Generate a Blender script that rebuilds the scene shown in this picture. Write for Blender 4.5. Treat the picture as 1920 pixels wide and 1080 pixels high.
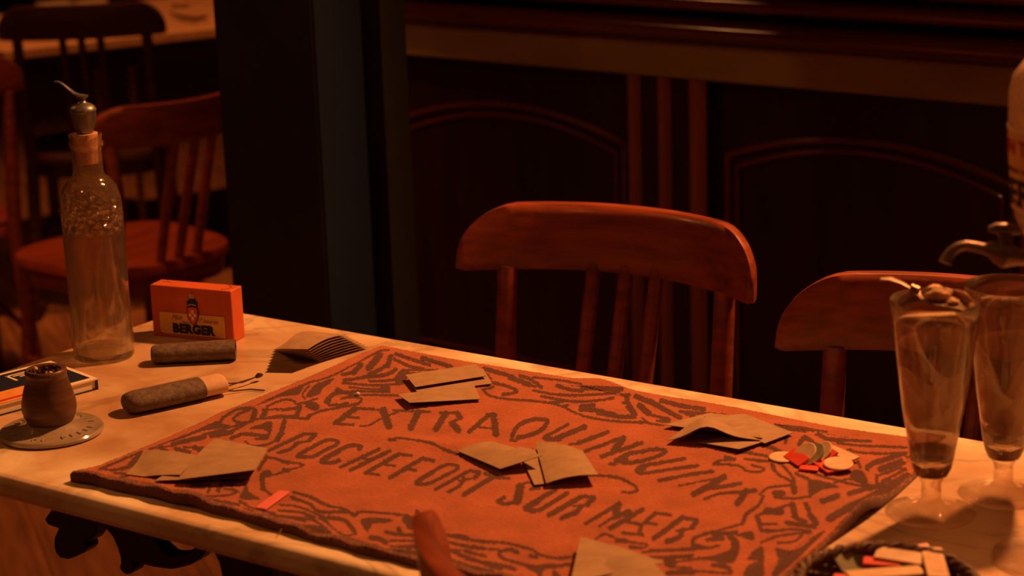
import bpy, bmesh, math, random
import numpy as np
from mathutils import Vector, Matrix
random.seed(7)
rng = np.random.default_rng(7)
for o in list(bpy.data.objects): bpy.data.objects.remove(o)
SC = bpy.context.scene
COL = SC.collection
PI = math.pi

# ---------------------------------------------------------------- camera
# World frame: origin on the floor under the far left corner of the marble table,
# +X along the table's far edge, +Y towards the bar, Z up.
F_PX, PITCH, ROLL, YAW = 3766.5, math.radians(15.081), math.radians(-1.868), math.radians(-35.057)
TOP = 0.75
CAM = np.array([1.9503, -1.9972, 1.5])
_cp, _sp, _cr, _sr = math.cos(PITCH), math.sin(PITCH), math.cos(ROLL), math.sin(ROLL)
_fw = np.array([0, _cp, -_sp]); _rt = np.array([1, 0, 0.]); _up = np.array([0, _sp, _cp])
_rt, _up = _cr * _rt + _sr * _up, -_sr * _rt + _cr * _up
_X = np.array([math.cos(YAW), math.sin(YAW), 0]); _Y = np.array([-math.sin(YAW), math.cos(YAW), 0])
def _tab(v): return np.array([v @ _X, v @ _Y, v[2]])
FW, RT, UP = _tab(_fw), _tab(_rt), _tab(_up)
cam_data = bpy.data.cameras.new('camera')
cam = bpy.data.objects.new('camera', cam_data); COL.objects.link(cam)
M = Matrix.Identity(4)
for i in range(3):
    M[i][0], M[i][1], M[i][2], M[i][3] = RT[i], UP[i], -FW[i], CAM[i]
cam.matrix_world = M
cam_data.sensor_width = 36.0
cam_data.lens = F_PX / 1920 * 36
cam_data.clip_start = 0.05; cam_data.clip_end = 60
cam_data.dof.use_dof = True
cam_data.dof.focus_distance = 2.42
cam_data.dof.aperture_fstop = 5.0
SC.camera = cam
def at(px, py, z=TOP):
    "point on the horizontal plane at height z seen at that place of the photograph"
    d = FW + RT * (px - 960) / F_PX - UP * (py - 540) / F_PX
    return CAM + d * ((z - CAM[2]) / d[2])
def aty(px, py, y):
    d = FW + RT * (px - 960) / F_PX - UP * (py - 540) / F_PX
    return CAM + d * ((y - CAM[1]) / d[1])
def zat(px, py, x, y):
    "height above (x, y) seen at picture row py"
    d = FW + RT * (px - 960) / F_PX - UP * (py - 540) / F_PX
    t = math.hypot(x - CAM[0], y - CAM[1]) / math.hypot(d[0], d[1])
    return CAM[2] + d[2] * t
def proj(P):
    P = np.asarray(P) - CAM
    z = P @ FW
    return 960 + F_PX * (P @ RT) / z, 540 - F_PX * (P @ UP) / z

# ---------------------------------------------------------------- world, lights, exposure
SC.view_settings.view_transform = 'Standard'
SC.view_settings.look = 'None'
SC.view_settings.gamma = 1.0
SC.view_settings.use_curve_mapping = False
SC.view_settings.exposure = 0.9
world = bpy.data.worlds.new('world'); SC.world = world; world.use_nodes = True
world.node_tree.nodes['Background'].inputs[0].default_value = (1.0, 0.32, 0.12, 1)
world.node_tree.nodes['Background'].inputs[1].default_value = 0.012
WARM = (1.0, 0.345, 0.095)
def bulb(name, loc, watts, radius=0.05, color=WARM):
    l = bpy.data.lights.new(name, 'POINT'); l.energy = watts; l.color = color; l.shadow_soft_size = radius
    o = bpy.data.objects.new(name, l); COL.objects.link(o); o.location = loc
    return o
def spot(name, loc, target, watts, angle, radius=0.06, blend=0.5, color=WARM):
    l = bpy.data.lights.new(name, 'SPOT'); l.energy = watts; l.color = color; l.shadow_soft_size = radius
    l.spot_size = math.radians(angle); l.spot_blend = blend
    o = bpy.data.objects.new(name, l); COL.objects.link(o); o.location = loc
    d = Vector(target) - Vector(loc)
    o.rotation_euler = d.to_track_quat('-Z', 'Y').to_euler()
    return o
spot('table_spot_lamp', (1.12, 1.0, 2.55), (0.58, -0.26, 0.75), 182, 76, 0.07, 0.7)
bulb('fill_bulb', (0.3, -2.2, 2.6), 6, 0.05)
bulb('fill_bulb', (2.9, -0.9, 2.6), 6, 0.05)
bulb('fill_bulb', (-1.6, -0.6, 2.5), 9, 0.04)  # unseen bulb added to brighten the left chair back and marble
spot('dining_fill_spot', (-1.9, 1.5, 2.8), (-2.4, 2.4, 0.7), 80, 60, 0.05, 0.7)  # unseen spot, put in to brighten the far table
spot('dining_fill_spot', (-1.0, 0.5, 2.8), (-1.25, 0.95, 0.2), 50, 50, 0.05, 0.7)  # unseen spot added to brighten the floor and the red seat
for x_ in (.1, .6, 1.1): bulb('bar_bulb', (x_, .75, 2.3), .9, 0.03)

# ---------------------------------------------------------------- helpers
def props(o, label=None, cat=None, group=None, kind=None):
    if label: o['label'] = label
    if cat: o['category'] = cat
    if group: o['group'] = group
    if kind: o['kind'] = kind
    return o
def thing(name, loc, rz=0.0, label=None, cat=None, group=None):
    o = bpy.data.objects.new(name, None); COL.objects.link(o)
    o.location = loc; o.rotation_euler = (0, 0, rz); o.empty_display_size = 0.05
    return props(o, label, cat, group)
class MB:
    "collects shapes and links them as ONE mesh"
    def __init__(s): s.v = []; s.f = []; s.m = []
    def add(s, vs, fs, mi=0):
        n = len(s.v); s.v += [tuple(map(float, v)) for v in vs]
        s.f += [tuple(i + n for i in f) for f in fs]; s.m += [mi] * len(fs); return s
    def box(s, x0, x1, y0, y1, z0, z1, mi=0, rot=None):
        vs = [(x, y, z) for z in (z0, z1) for y in (y0, y1) for x in (x0, x1)]
        if rot:
            c, sn = math.cos(rot), math.sin(rot); cx, cy = (x0 + x1) / 2, (y0 + y1) / 2
            vs = [(cx + (x - cx) * c - (y - cy) * sn, cy + (x - cx) * sn + (y - cy) * c, z) for x, y, z in vs]
        return s.add(vs, [(0, 2, 3, 1), (4, 5, 7, 6), (0, 1, 5, 4), (2, 6, 7, 3), (0, 4, 6, 2), (1, 3, 7, 5)], mi)
    def lathe(s, prof, cx=0, cy=0, n=48, mi=0, cap=True, a0=0):
        vs = []; fs = []
        for r, z in prof:
            for k in range(n):
                a = a0 + 2 * PI * k / n
                vs.append((cx + r * math.cos(a), cy + r * math.sin(a), z))
        for i in range(len(prof) - 1):
            for k in range(n):
                k2 = (k + 1) % n
                fs.append((i * n + k, i * n + k2, (i + 1) * n + k2, (i + 1) * n + k))
        if cap:
            fs.append(tuple(range(n - 1, -1, -1))); fs.append(tuple((len(prof) - 1) * n + k for k in range(n)))
        return s.add(vs, fs, mi)
    def tube(s, pts, rad, n=12, mi=0, sq=1.0):
        pts = [Vector(p) for p in pts]
        if not hasattr(rad, '__len__'): rad = [rad] * len(pts)
        vs = []; fs = []; prev = None
        for i, p in enumerate(pts):
            t = (pts[min(i + 1, len(pts) - 1)] - pts[max(i - 1, 0)]).normalized()
            ref = prev if prev is not None else (Vector((0, 0, 1)) if abs(t.z) < .9 else Vector((1, 0, 0)))
            b = (ref - t * ref.dot(t)).normalized(); prev = b; c = t.cross(b)
            for k in range(n):
                a = 2 * PI * k / n
                vs.append(tuple(p + b * (math.cos(a) * rad[i] * sq) + c * (math.sin(a) * rad[i])))
        for i in range(len(pts) - 1):
            for k in range(n):
                k2 = (k + 1) % n
                fs.append((i * n + k, i * n + k2, (i + 1) * n + k2, (i + 1) * n + k))
        fs.append(tuple(range(n - 1, -1, -1))); fs.append(tuple((len(pts) - 1) * n + k for k in range(n)))
        return s.add(vs, fs, mi)
    def prism(s, poly, fn, d0, d1, mi=0):
        "poly 2D points; fn(u, v, d) -> 3D; extruded from d0 to d1"
        n = len(poly)
        vs = [fn(u, v, d0) for u, v in poly] + [fn(u, v, d1) for u, v in poly]
        fs = [tuple(range(n - 1, -1, -1)), tuple(range(n, 2 * n))] + [(i, (i + 1) % n, n + (i + 1) % n, n + i) for i in range(n)]
        return s.add(vs, fs, mi)
    def build(s, name, mats, parent=None, loc=None, smooth=True, bevel=0, bseg=2, subsurf=0, angle=35, origin=None, rz=0):
        if not isinstance(mats, (list, tuple)): mats = [mats]
        vs = s.v
        if origin is not None: vs = [(x - origin[0], y - origin[1], z - origin[2]) for x, y, z in vs]
        me = bpy.data.meshes.new(name); me.from_pydata(vs, [], s.f)
        for m in mats: me.materials.append(m)
        if len(mats) > 1: me.polygons.foreach_set('material_index', s.m)
        bm = bmesh.new(); bm.from_mesh(me); bmesh.ops.recalc_face_normals(bm, faces=bm.faces); bm.to_mesh(me); bm.free()
        if smooth:
            me.shade_smooth()
            try: me.set_sharp_from_angle(angle=math.radians(angle))
            except Exception: pass
        me.update()
        o = bpy.data.objects.new(name, me); COL.objects.link(o)
        if parent: o.parent = parent
        if loc is not None: o.location = loc
        elif origin is not None and parent is None: o.location = origin
        if rz: o.rotation_euler = (0, 0, rz)
        if bevel:
            b = o.modifiers.new('bevel', 'BEVEL'); b.width = bevel; b.segments = bseg; b.limit_method = 'ANGLE'; b.angle_limit = math.radians(40)
            if smooth: b.harden_normals = False
        if subsurf:
            b = o.modifiers.new('sub', 'SUBSURF'); b.levels = subsurf; b.render_levels = subsurf
        return o
def copy_tree(o, parent=None, skip=()):
    c = o.copy(); COL.objects.link(c); c.parent = parent
    for ch in [x for x in COL.objects if x.parent == o]: copy_tree(ch, c)
    return c

# ---------------------------------------------------------------- materials
def mat(name, color, rough=0.5, metal=0.0, spec=0.5, coat=0.0, trans=0.0, ior=1.45, sheen=0.0):
    m = bpy.data.materials.new(name); m.use_nodes = True
    b = m.node_tree.nodes['Principled BSDF']
    b.inputs['Base Color'].default_value = (*color, 1); b.inputs['Roughness'].default_value = rough
    b.inputs['Metallic'].default_value = metal; b.inputs['Specular IOR Level'].default_value = spec
    b.inputs['Coat Weight'].default_value = coat; b.inputs['Coat Roughness'].default_value = 0.15
    b.inputs['Transmission Weight'].default_value = trans; b.inputs['IOR'].default_value = ior
    b.inputs['Sheen Weight'].default_value = sheen
    if name == 'grey_glazed_base': b.inputs['Coat Roughness'].default_value = .03
    return m
def nodes(m): return m.node_tree.nodes, m.node_tree.links, m.node_tree.nodes['Principled BSDF']
def noisy(name, c1, c2, scale=(10, 10, 10), rough=0.5, detail=6, bump=0.0, coords='Object', lo=.35, hi=.65, dist=0.0, rough2=None, c3=None, **kw):
    m = mat(name, c1, rough, **kw); N, L, B = nodes(m)
    tc = N.new('ShaderNodeTexCoord'); mp = N.new('ShaderNodeMapping'); mp.inputs['Scale'].default_value = scale
    nz = N.new('ShaderNodeTexNoise'); nz.inputs['Scale'].default_value = 1.0; nz.inputs['Detail'].default_value = detail
    nz.inputs['Roughness'].default_value = 0.6; nz.inputs['Distortion'].default_value = dist
    cr = N.new('ShaderNodeValToRGB'); cr.color_ramp.elements[0].position = lo; cr.color_ramp.elements[1].position = hi
    cr.color_ramp.elements[0].color = (*c1, 1); cr.color_ramp.elements[1].color = (*c2, 1)
    if c3:
        e = cr.color_ramp.elements.new((lo + hi) / 2); e.color = (*c3, 1)
    L.new(tc.outputs[coords], mp.inputs[0]); L.new(mp.outputs[0], nz.inputs['Vector']); L.new(nz.outputs['Fac'], cr.inputs[0])
    L.new(cr.outputs[0], B.inputs['Base Color'])
    if bump:
        bp = N.new('ShaderNodeBump'); bp.inputs['Strength'].default_value = bump; bp.inputs['Distance'].default_value = 0.002
        L.new(nz.outputs['Fac'], bp.inputs['Height']); L.new(bp.outputs[0], B.inputs['Normal'])
    if rough2 is not None:
        mr = N.new('ShaderNodeMapRange'); mr.inputs['From Min'].default_value = .3; mr.inputs['From Max'].default_value = .7
        mr.inputs['To Min'].default_value = rough; mr.inputs['To Max'].default_value = rough2
        L.new(nz.outputs['Fac'], mr.inputs[0]); L.new(mr.outputs[0], B.inputs['Roughness'])
    return m
def marble_mat():
    m = mat('veined_marble', (.8, .7, .5), 0.28, spec=.55); N, L, B = nodes(m)
    tc = N.new('ShaderNodeTexCoord')
    n1 = N.new('ShaderNodeTexNoise'); n1.inputs['Scale'].default_value = 5.5; n1.inputs['Detail'].default_value = 9; n1.inputs['Roughness'].default_value = .62; n1.inputs['Distortion'].default_value = 1.2
    c1 = N.new('ShaderNodeValToRGB'); c1.color_ramp.elements[0].position = .36; c1.color_ramp.elements[1].position = .60
    c1.color_ramp.elements[0].color = (.64, .45, .28, 1); c1.color_ramp.elements[1].color = (.84, .73, .53, 1)
    n2 = N.new('ShaderNodeTexNoise'); n2.inputs['Scale'].default_value = 3.2; n2.inputs['Detail'].default_value = 6; n2.inputs['Distortion'].default_value = 2.5
    sub = N.new('ShaderNodeMath'); sub.operation = 'SUBTRACT'; sub.inputs[1].default_value = .5
    ab = N.new('ShaderNodeMath'); ab.operation = 'ABSOLUTE'
    c2 = N.new('ShaderNodeValToRGB'); c2.color_ramp.elements[0].position = 0.0; c2.color_ramp.elements[1].position = .035
    c2.color_ramp.elements[0].color = (.62, .62, .62, 1); c2.color_ramp.elements[1].color = (1, 1, 1, 1)
    mx = N.new('ShaderNodeMix'); mx.data_type = 'RGBA'; mx.blend_type = 'MULTIPLY'; mx.inputs[0].default_value = .75
    L.new(tc.outputs['Object'], n1.inputs['Vector']); L.new(tc.outputs['Object'], n2.inputs['Vector'])
    L.new(n1.outputs['Fac'], c1.inputs[0]); L.new(n2.outputs['Fac'], sub.inputs[0]); L.new(sub.outputs[0], ab.inputs[0]); L.new(ab.outputs[0], c2.inputs[0])
    L.new(c1.outputs[0], mx.inputs[6]); L.new(c2.outputs[0], mx.inputs[7])
    # the middle of the slab is darker and browner, a paler strip runs along both long edges
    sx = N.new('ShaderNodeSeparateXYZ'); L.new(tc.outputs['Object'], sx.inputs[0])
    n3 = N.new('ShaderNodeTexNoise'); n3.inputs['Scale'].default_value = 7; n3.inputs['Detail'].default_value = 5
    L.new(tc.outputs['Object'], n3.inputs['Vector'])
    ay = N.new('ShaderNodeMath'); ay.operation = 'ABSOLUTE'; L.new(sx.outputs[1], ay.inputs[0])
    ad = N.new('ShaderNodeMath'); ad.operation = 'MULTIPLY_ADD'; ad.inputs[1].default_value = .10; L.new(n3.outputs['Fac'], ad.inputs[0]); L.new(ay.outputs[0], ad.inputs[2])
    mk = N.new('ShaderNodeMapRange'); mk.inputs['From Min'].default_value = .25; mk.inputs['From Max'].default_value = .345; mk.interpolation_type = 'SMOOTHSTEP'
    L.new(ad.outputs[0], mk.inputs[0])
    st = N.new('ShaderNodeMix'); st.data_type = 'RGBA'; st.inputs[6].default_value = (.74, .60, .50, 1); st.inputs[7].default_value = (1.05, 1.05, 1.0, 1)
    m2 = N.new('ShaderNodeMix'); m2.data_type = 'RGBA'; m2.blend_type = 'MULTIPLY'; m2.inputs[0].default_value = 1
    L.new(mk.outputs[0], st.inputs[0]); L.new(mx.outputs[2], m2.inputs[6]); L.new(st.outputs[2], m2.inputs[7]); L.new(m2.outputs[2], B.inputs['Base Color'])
    mr = N.new('ShaderNodeMapRange'); mr.inputs['To Min'].default_value = .22; mr.inputs['To Max'].default_value = .5
    L.new(n1.outputs['Fac'], mr.inputs[0]); L.new(mr.outputs[0], B.inputs['Roughness'])
    return m
def glass_mat(name, tint=(1, 1, 1), rough=0.0, film=0.05, relief=None, thin=.55):
    m = mat(name, tint, rough, trans=1.0, ior=1.45); N, L, B = nodes(m)
    out = N['Material Output']
    df = N.new('ShaderNodeBsdfDiffuse'); df.inputs[0].default_value = (.85, .60, .42, 1)
    mx = N.new('ShaderNodeMixShader')
    tc = N.new('ShaderNodeTexCoord'); nz = N.new('ShaderNodeTexNoise'); nz.inputs['Scale'].default_value = 60
    mr = N.new('ShaderNodeMapRange'); mr.inputs['To Min'].default_value = film * .5; mr.inputs['To Max'].default_value = film * 1.6
    L.new(tc.outputs['Object'], nz.inputs['Vector']); L.new(nz.outputs['Fac'], mr.inputs[0]); L.new(mr.outputs[0], mx.inputs[0])
    # thin walled glass: part of the light passes straight through, part is bent
    tr = N.new('ShaderNodeBsdfTransparent'); tr.inputs[0].default_value = (*tint, 1); gs = N.new('ShaderNodeBsdfGlossy'); gs.inputs['Roughness'].default_value = .03
    fr = N.new('ShaderNodeFresnel'); ge = N.new('ShaderNodeNewGeometry'); ir = N.new('ShaderNodeMapRange'); ir.inputs['To Min'].default_value = 1.45; ir.inputs['To Max'].default_value = 1 / 1.45
    L.new(ge.outputs['Backfacing'], ir.inputs[0]); L.new(ir.outputs[0], fr.inputs[0]); m3 = N.new('ShaderNodeMixShader'); m4 = N.new('ShaderNodeMixShader'); m4.inputs[0].default_value = thin
    L.new(fr.outputs[0], m3.inputs[0]); L.new(tr.outputs[0], m3.inputs[1]); L.new(gs.outputs[0], m3.inputs[2]); L.new(B.outputs[0], m4.inputs[1]); L.new(m3.outputs[0], m4.inputs[2])
    L.new(m4.outputs[0], mx.inputs[1]); L.new(df.outputs[0], mx.inputs[2]); L.new(mx.outputs[0], out.inputs['Surface'])
    if relief:
        z0, z1 = relief
        vo = N.new('ShaderNodeTexVoronoi'); vo.inputs['Scale'].default_value = 120
        sx = N.new('ShaderNodeSeparateXYZ'); L.new(tc.outputs['Object'], sx.inputs[0]); L.new(tc.outputs['Object'], vo.inputs['Vector'])
        r = N.new('ShaderNodeMapRange'); r.inputs['From Min'].default_value = z0; r.inputs['From Max'].default_value = z0 + .012
        r2 = N.new('ShaderNodeMapRange'); r2.inputs['From Min'].default_value = z1; r2.inputs['From Max'].default_value = z1 - .008
        L.new(sx.outputs[2], r.inputs[0]); L.new(sx.outputs[2], r2.inputs[0])
        mu = N.new('ShaderNodeMath'); mu.operation = 'MULTIPLY'; L.new(r.outputs[0], mu.inputs[0]); L.new(r2.outputs[0], mu.inputs[1])
        bp = N.new('ShaderNodeBump'); bp.inputs['Distance'].default_value = .007
        L.new(mu.outputs[0], bp.inputs['Strength']); L.new(vo.outputs['Distance'], bp.inputs['Height']); L.new(bp.outputs[0], B.inputs['Normal']); L.new(bp.outputs[0], gs.inputs['Normal'])
    return m
MT = dict(
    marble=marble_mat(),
    chair=noisy('red_brown_wood', (.15, .032, .012), (.30, .062, .021), (6, 40, 60), .30, bump=.08, rough2=.42, coat=.15),
    dark_chair=noisy('dark_stained_wood', (.035, .012, .008), (.07, .022, .012), (6, 40, 60), .35, bump=.05),
    seat=noisy('polished_red_wood', (.26, .040, .012), (.40, .065, .018), (4, 30, 30), .45, bump=.04, coat=.05),
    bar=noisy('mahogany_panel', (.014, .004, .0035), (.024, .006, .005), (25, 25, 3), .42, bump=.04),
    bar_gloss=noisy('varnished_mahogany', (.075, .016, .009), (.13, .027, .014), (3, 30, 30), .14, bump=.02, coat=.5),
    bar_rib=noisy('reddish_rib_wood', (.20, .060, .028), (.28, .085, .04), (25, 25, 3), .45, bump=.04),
    band=noisy('brown_frieze_board', (.23, .16, .07), (.31, .22, .10), (3, 10, 10), .6),
    black=noisy('black_paint', (.010, .010, .010), (.016, .016, .015), (8, 8, 8), .5),
    slate=noisy('slate_blue_side', (.005, .012, .034), (.0065, .014, .040), (8, 8, 8), .55),  # even dark blue base colour for the right side board
    floor=None,
    wall=noisy('dark_brown_wall', (.05, .028, .018), (.075, .04, .025), (3, 3, 3), .8),
    ceiling=noisy('smoky_ceiling', (.16, .10, .06), (.22, .14, .09), (3, 3, 3), .9),
    iron=noisy('black_cast_iron', (.012, .013, .010), (.022, .022, .017), (30, 30, 30), .5, bump=.3),
    glass=glass_mat('clear_glass', (1, .96, .9), film=.012, thin=.12), foot_glass=glass_mat('clear_foot_glass', (1, .96, .9), film=.02, thin=.62), bottle=glass_mat('bottle_glass', (1, .97, .9), film=.03, thin=.34, relief=(.165, .222)),
    cork=noisy('cork', (.50, .26, .13), (.64, .36, .19), (300, 300, 300), .85, bump=.4),
    pewter=noisy('dull_pewter', (.14, .14, .13), (.24, .235, .21), (60, 60, 60), .42, metal=.75, bump=.1),
    brass=noisy('worn_brass', (.16, .11, .08), (.26, .18, .12), (80, 80, 80), .42, metal=.6, bump=.1),
    kraft=noisy('kraft_paper', (.31, .20, .11), (.38, .26, .155), (60, 60, 60), .85, bump=.1),
    red_card=noisy('red_orange_card', (.54, .105, .025), (.62, .125, .03), (50, 50, 50), .6, bump=.1),
    label=noisy('yellow_label', (.74, .42, .10), (.84, .52, .16), (70, 70, 70), .6),
    cream=noisy('cream_paper', (.80, .70, .52), (.86, .78, .62), (70, 70, 70), .7),
    ink=mat('black_ink', (.012, .012, .014), .6), red_ink=mat('red_ink', (.55, .03, .02), .6), brown_ink=mat('brown_ink', (.12, .045, .02), .6),
    navy=mat('navy_print', (.012, .018, .045), .5),
    case=noisy('worn_grey_leather', (.085, .058, .040), (.17, .115, .078), (140, 140, 140), .75, bump=.5),
    sleeve=noisy('tan_sleeve', (.56, .36, .22), (.64, .42, .27), (120, 120, 120), .75),
    wire=mat('dark_wire', (.10, .07, .05), .35, metal=.8),
    turned=noisy('turned_brown_wood', (.075, .034, .02), (.16, .075, .042), (12, 12, 120), .4, bump=.15),
    porcelain=noisy('grey_glazed_base', (.30, .24, .17), (.40, .33, .24), (60, 60, 60), .12, coat=.8),
    matchwood=mat('match_wood', (.72, .52, .30), .8), burnt=mat('burnt_match_head', (.02, .012, .01), .8),
    ivory=noisy('ivory_token', (.62, .42, .25), (.74, .52, .32), (90, 90, 90), .4),
    red_token=noisy('red_token', (.62, .055, .035), (.70, .08, .045), (90, 90, 90), .4),
    pink_token=noisy('pink_token', (.74, .17, .17), (.80, .20, .19), (90, 90, 90), .45),
    green_token=noisy('grey_green_token', (.26, .27, .17), (.34, .34, .22), (90, 90, 90), .45),
    wicker=noisy('dark_wicker', (.075, .038, .02), (.17, .085, .04), (150, 150, 150), .6, bump=.5),
    sugar=noisy('brown_sugar_lump', (.62, .36, .17), (.78, .50, .27), (200, 200, 200), .7, bump=.8),
    dregs=mat('dark_dregs', (.05, .012, .006), .05, spec=.6),
)
def floor_mat():
    m = mat('worn_floor_boards', (.3, .15, .07), .5); N, L, B = nodes(m)
    tc = N.new('ShaderNodeTexCoord'); mp = N.new('ShaderNodeMapping'); mp.inputs['Rotation'].default_value[2] = math.radians(35)
    br = N.new('ShaderNodeTexBrick'); br.inputs['Scale'].default_value = 1.0; br.inputs['Brick Width'].default_value = 1.6; br.inputs['Row Height'].default_value = .14
    br.inputs['Mortar Size'].default_value = .004; br.inputs['Color1'].default_value = (.38, .145, .055, 1); br.inputs['Color2'].default_value = (.32, .12, .045, 1); br.inputs['Mortar'].default_value = (.22, .085, .034, 1)
    mp2 = N.new('ShaderNodeMapping'); mp2.inputs['Scale'].default_value = (3, 30, 1)
    nz = N.new('ShaderNodeTexNoise'); nz.inputs['Scale'].default_value = 1.5; nz.inputs['Detail'].default_value = 6
    cr = N.new('ShaderNodeValToRGB'); cr.color_ramp.elements[0].color = (.6, .6, .6, 1); cr.color_ramp.elements[1].color = (1.2, 1.2, 1.2, 1); cr.color_ramp.elements[0].position = .3; cr.color_ramp.elements[1].position = .7
    mx = N.new('ShaderNodeMix'); mx.data_type = 'RGBA'; mx.blend_type = 'MULTIPLY'; mx.inputs[0].default_value = 1
    L.new(tc.outputs['Object'], mp.inputs[0]); L.new(mp.outputs[0], br.inputs['Vector']); L.new(mp.outputs[0], mp2.inputs[0]); L.new(mp2.outputs[0], nz.inputs['Vector'])
    L.new(nz.outputs['Fac'], cr.inputs[0]); L.new(br.outputs['Color'], mx.inputs[6]); L.new(cr.outputs[0], mx.inputs[7]); L.new(mx.outputs[2], B.inputs['Base Color'])
    return m
MT['floor'] = floor_mat()
def attr_mat():
    m = mat('woven_two_tone_pile', (.5, .2, .1), .95, spec=.1, sheen=.25); N, L, B = nodes(m)
    at_ = N.new('ShaderNodeAttribute'); at_.attribute_name = 'pile'
    nz = N.new('ShaderNodeTexNoise'); nz.inputs['Scale'].default_value = 22; nz.inputs['Detail'].default_value = 5
    tc = N.new('ShaderNodeTexCoord'); L.new(tc.outputs['Object'], nz.inputs['Vector'])
    cr = N.new('ShaderNodeValToRGB'); cr.color_ramp.elements[0].color = (.8, .8, .8, 1); cr.color_ramp.elements[1].color = (1.12, 1.12, 1.12, 1); cr.color_ramp.elements[0].position = .3; cr.color_ramp.elements[1].position = .7
    mx = N.new('ShaderNodeMix'); mx.data_type = 'RGBA'; mx.blend_type = 'MULTIPLY'; mx.inputs[0].default_value = 1
    L.new(nz.outputs['Fac'], cr.inputs[0]); L.new(at_.outputs['Color'], mx.inputs[6]); L.new(cr.outputs[0], mx.inputs[7]); L.new(mx.outputs[2], B.inputs['Base Color'])
    return m
MT['rug'] = attr_mat()
def refraction_film_mat():  # tan film paints the refracted image of the table into the bowls
    m = mat('tan_refraction_film', (.62, .40, .26), .7); N, L, B = nodes(m)
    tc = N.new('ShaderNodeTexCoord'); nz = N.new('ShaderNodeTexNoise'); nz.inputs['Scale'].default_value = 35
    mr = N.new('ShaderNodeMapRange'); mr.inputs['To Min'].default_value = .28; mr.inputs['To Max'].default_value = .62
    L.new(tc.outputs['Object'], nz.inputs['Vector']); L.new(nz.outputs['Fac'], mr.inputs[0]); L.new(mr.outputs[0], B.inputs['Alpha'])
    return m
MT['refraction_film'] = refraction_film_mat()

# ---------------------------------------------------------------- room shell
def struct(name, mb, m, **kw):
    o = mb.build(name, m, smooth=False, **kw); o['kind'] = 'structure'; return o
struct('floor', MB().box(-9, 5, -5, 9, -.1, 0), MT['floor'])
struct('ceiling', MB().box(-9, 5, -5, 9, 3.0, 3.1), MT['ceiling'])
struct('wall_back', MB().box(-9, 5, 9, 9.1, 0, 3.0), MT['wall'])
struct('wall_left', MB().box(-9.1, -9, -5, 9.1, 0, 3.0), MT['wall'])
struct('wall_right', MB().box(5, 5.1, -5, 9.1, 0, 3.0), MT['wall'])

# ---------------------------------------------------------------- bar counter
bar = thing('bar_counter', (0.0107, 1.463, 0), math.radians(-3.0),
            'dark red mahogany bar counter with arched panels and ribbed pilasters behind the chairs', 'bar counter')
BL_, BR_ = -1.0, 2.8
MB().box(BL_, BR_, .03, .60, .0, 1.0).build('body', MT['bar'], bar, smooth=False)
MB().box(BL_, BR_, -.008, .03, .85, .922).build('frieze', MT['band'], bar, smooth=False, bevel=.003)
def bull(y0, zc, r, n=10):
    return [(y0 + r * 0 - math.cos(a) * r * 1.25, zc + math.sin(a) * r) for a in [(-PI / 2 + PI * k / n) for k in range(n + 1)]]
def xprism(name, poly, m, x0=BL_, x1=BR_):
    return MB().prism(poly, lambda u, v, d: (d, u, v), x0, x1).build(name, m, bar, angle=50)
xprism('moulding', [(.03, .918), (-.005, .918)] + bull(-.022, .953, .021) + [(.03, .985)], MT['bar_gloss'])
xprism('moulding', [(.03, .985), (-.012, .985)] + bull(-.045, 1.012, .018) + [(-.03, 1.040), (.03, 1.040)], MT['bar_gloss'])
xprism('countertop', [(.60, 1.035), (-.04, 1.035)] + bull(-.085, 1.062, .020) + [(-.04, 1.082), (.60, 1.082)], MT['bar_gloss'])
xprism('plinth', [(.03, 0), (-.02, 0), (-.02, .10), (.0, .12), (.03, .12)], MT['bar'])
for k in range(0, 4):
    x1 = k * .86
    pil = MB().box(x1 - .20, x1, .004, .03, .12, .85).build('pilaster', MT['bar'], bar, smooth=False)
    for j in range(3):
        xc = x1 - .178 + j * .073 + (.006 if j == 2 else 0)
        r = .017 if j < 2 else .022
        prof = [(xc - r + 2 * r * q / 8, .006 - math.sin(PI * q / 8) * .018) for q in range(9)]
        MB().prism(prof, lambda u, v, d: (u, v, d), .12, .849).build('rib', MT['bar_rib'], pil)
    # arched panels between the pilasters
for k in range(-1, 3):
    xa = k * .86 + .335
    for off, rad, mm in ((0.0, .007, 'bar_gloss'), (.022, .005, 'bar_gloss')):
        hw = .305 - off
        pts = [(xa - hw, .028, .16 + off)] + [(xa + hw * math.sin(t), .028, .752 - off - .055 * math.sin(t) ** 2) for t in [(-PI / 2 + PI * q / 28) for q in range(29)]] + [(xa + hw, .028, .16 + off)]
        pts.append(pts[0])
        MB().tube(pts, rad, 8).build('panel_moulding', MT[mm], bar)

# ---------------------------------------------------------------- pillar
px0 = aty(585, 0, .535); px1 = aty(398, 0, .535)
xr = px0[0]
def xplane(px, py, x):
    d = FW + RT * (px - 960) / F_PX - UP * (py - 540) / F_PX
    return CAM + d * ((x - CAM[0]) / d[0])
yb = xplane(680, 0, xr)[1]
pillar = thing('pillar', (xr - .1, (.535 + yb) / 2, 0), 0, 'tall square pillar, black in front and slate blue on its right side', 'pillar')
org = pillar.location
def P_(mb, name, m, **kw): return mb.build(name, m, pillar, origin=org, loc=(0, 0, 0), **kw)
P_(MB().box(px1[0], xr - .004, .535, yb + .05, 0, 2.999), 'shaft', MT['black'], smooth=False, bevel=.003)
P_(MB().box(xr - .004, xr, .538, yb, 0, 2.998), 'side_panel', MT['slate'], smooth=False, bevel=.001)['label'] = 'slate blue side board'
xf = aty(711, 0, yb)[0]
P_(MB().box(xr - .01, xf, yb + .0005, yb + .07, 0, 2.997), 'flange', MT['black'], smooth=False, bevel=.002)

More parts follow.
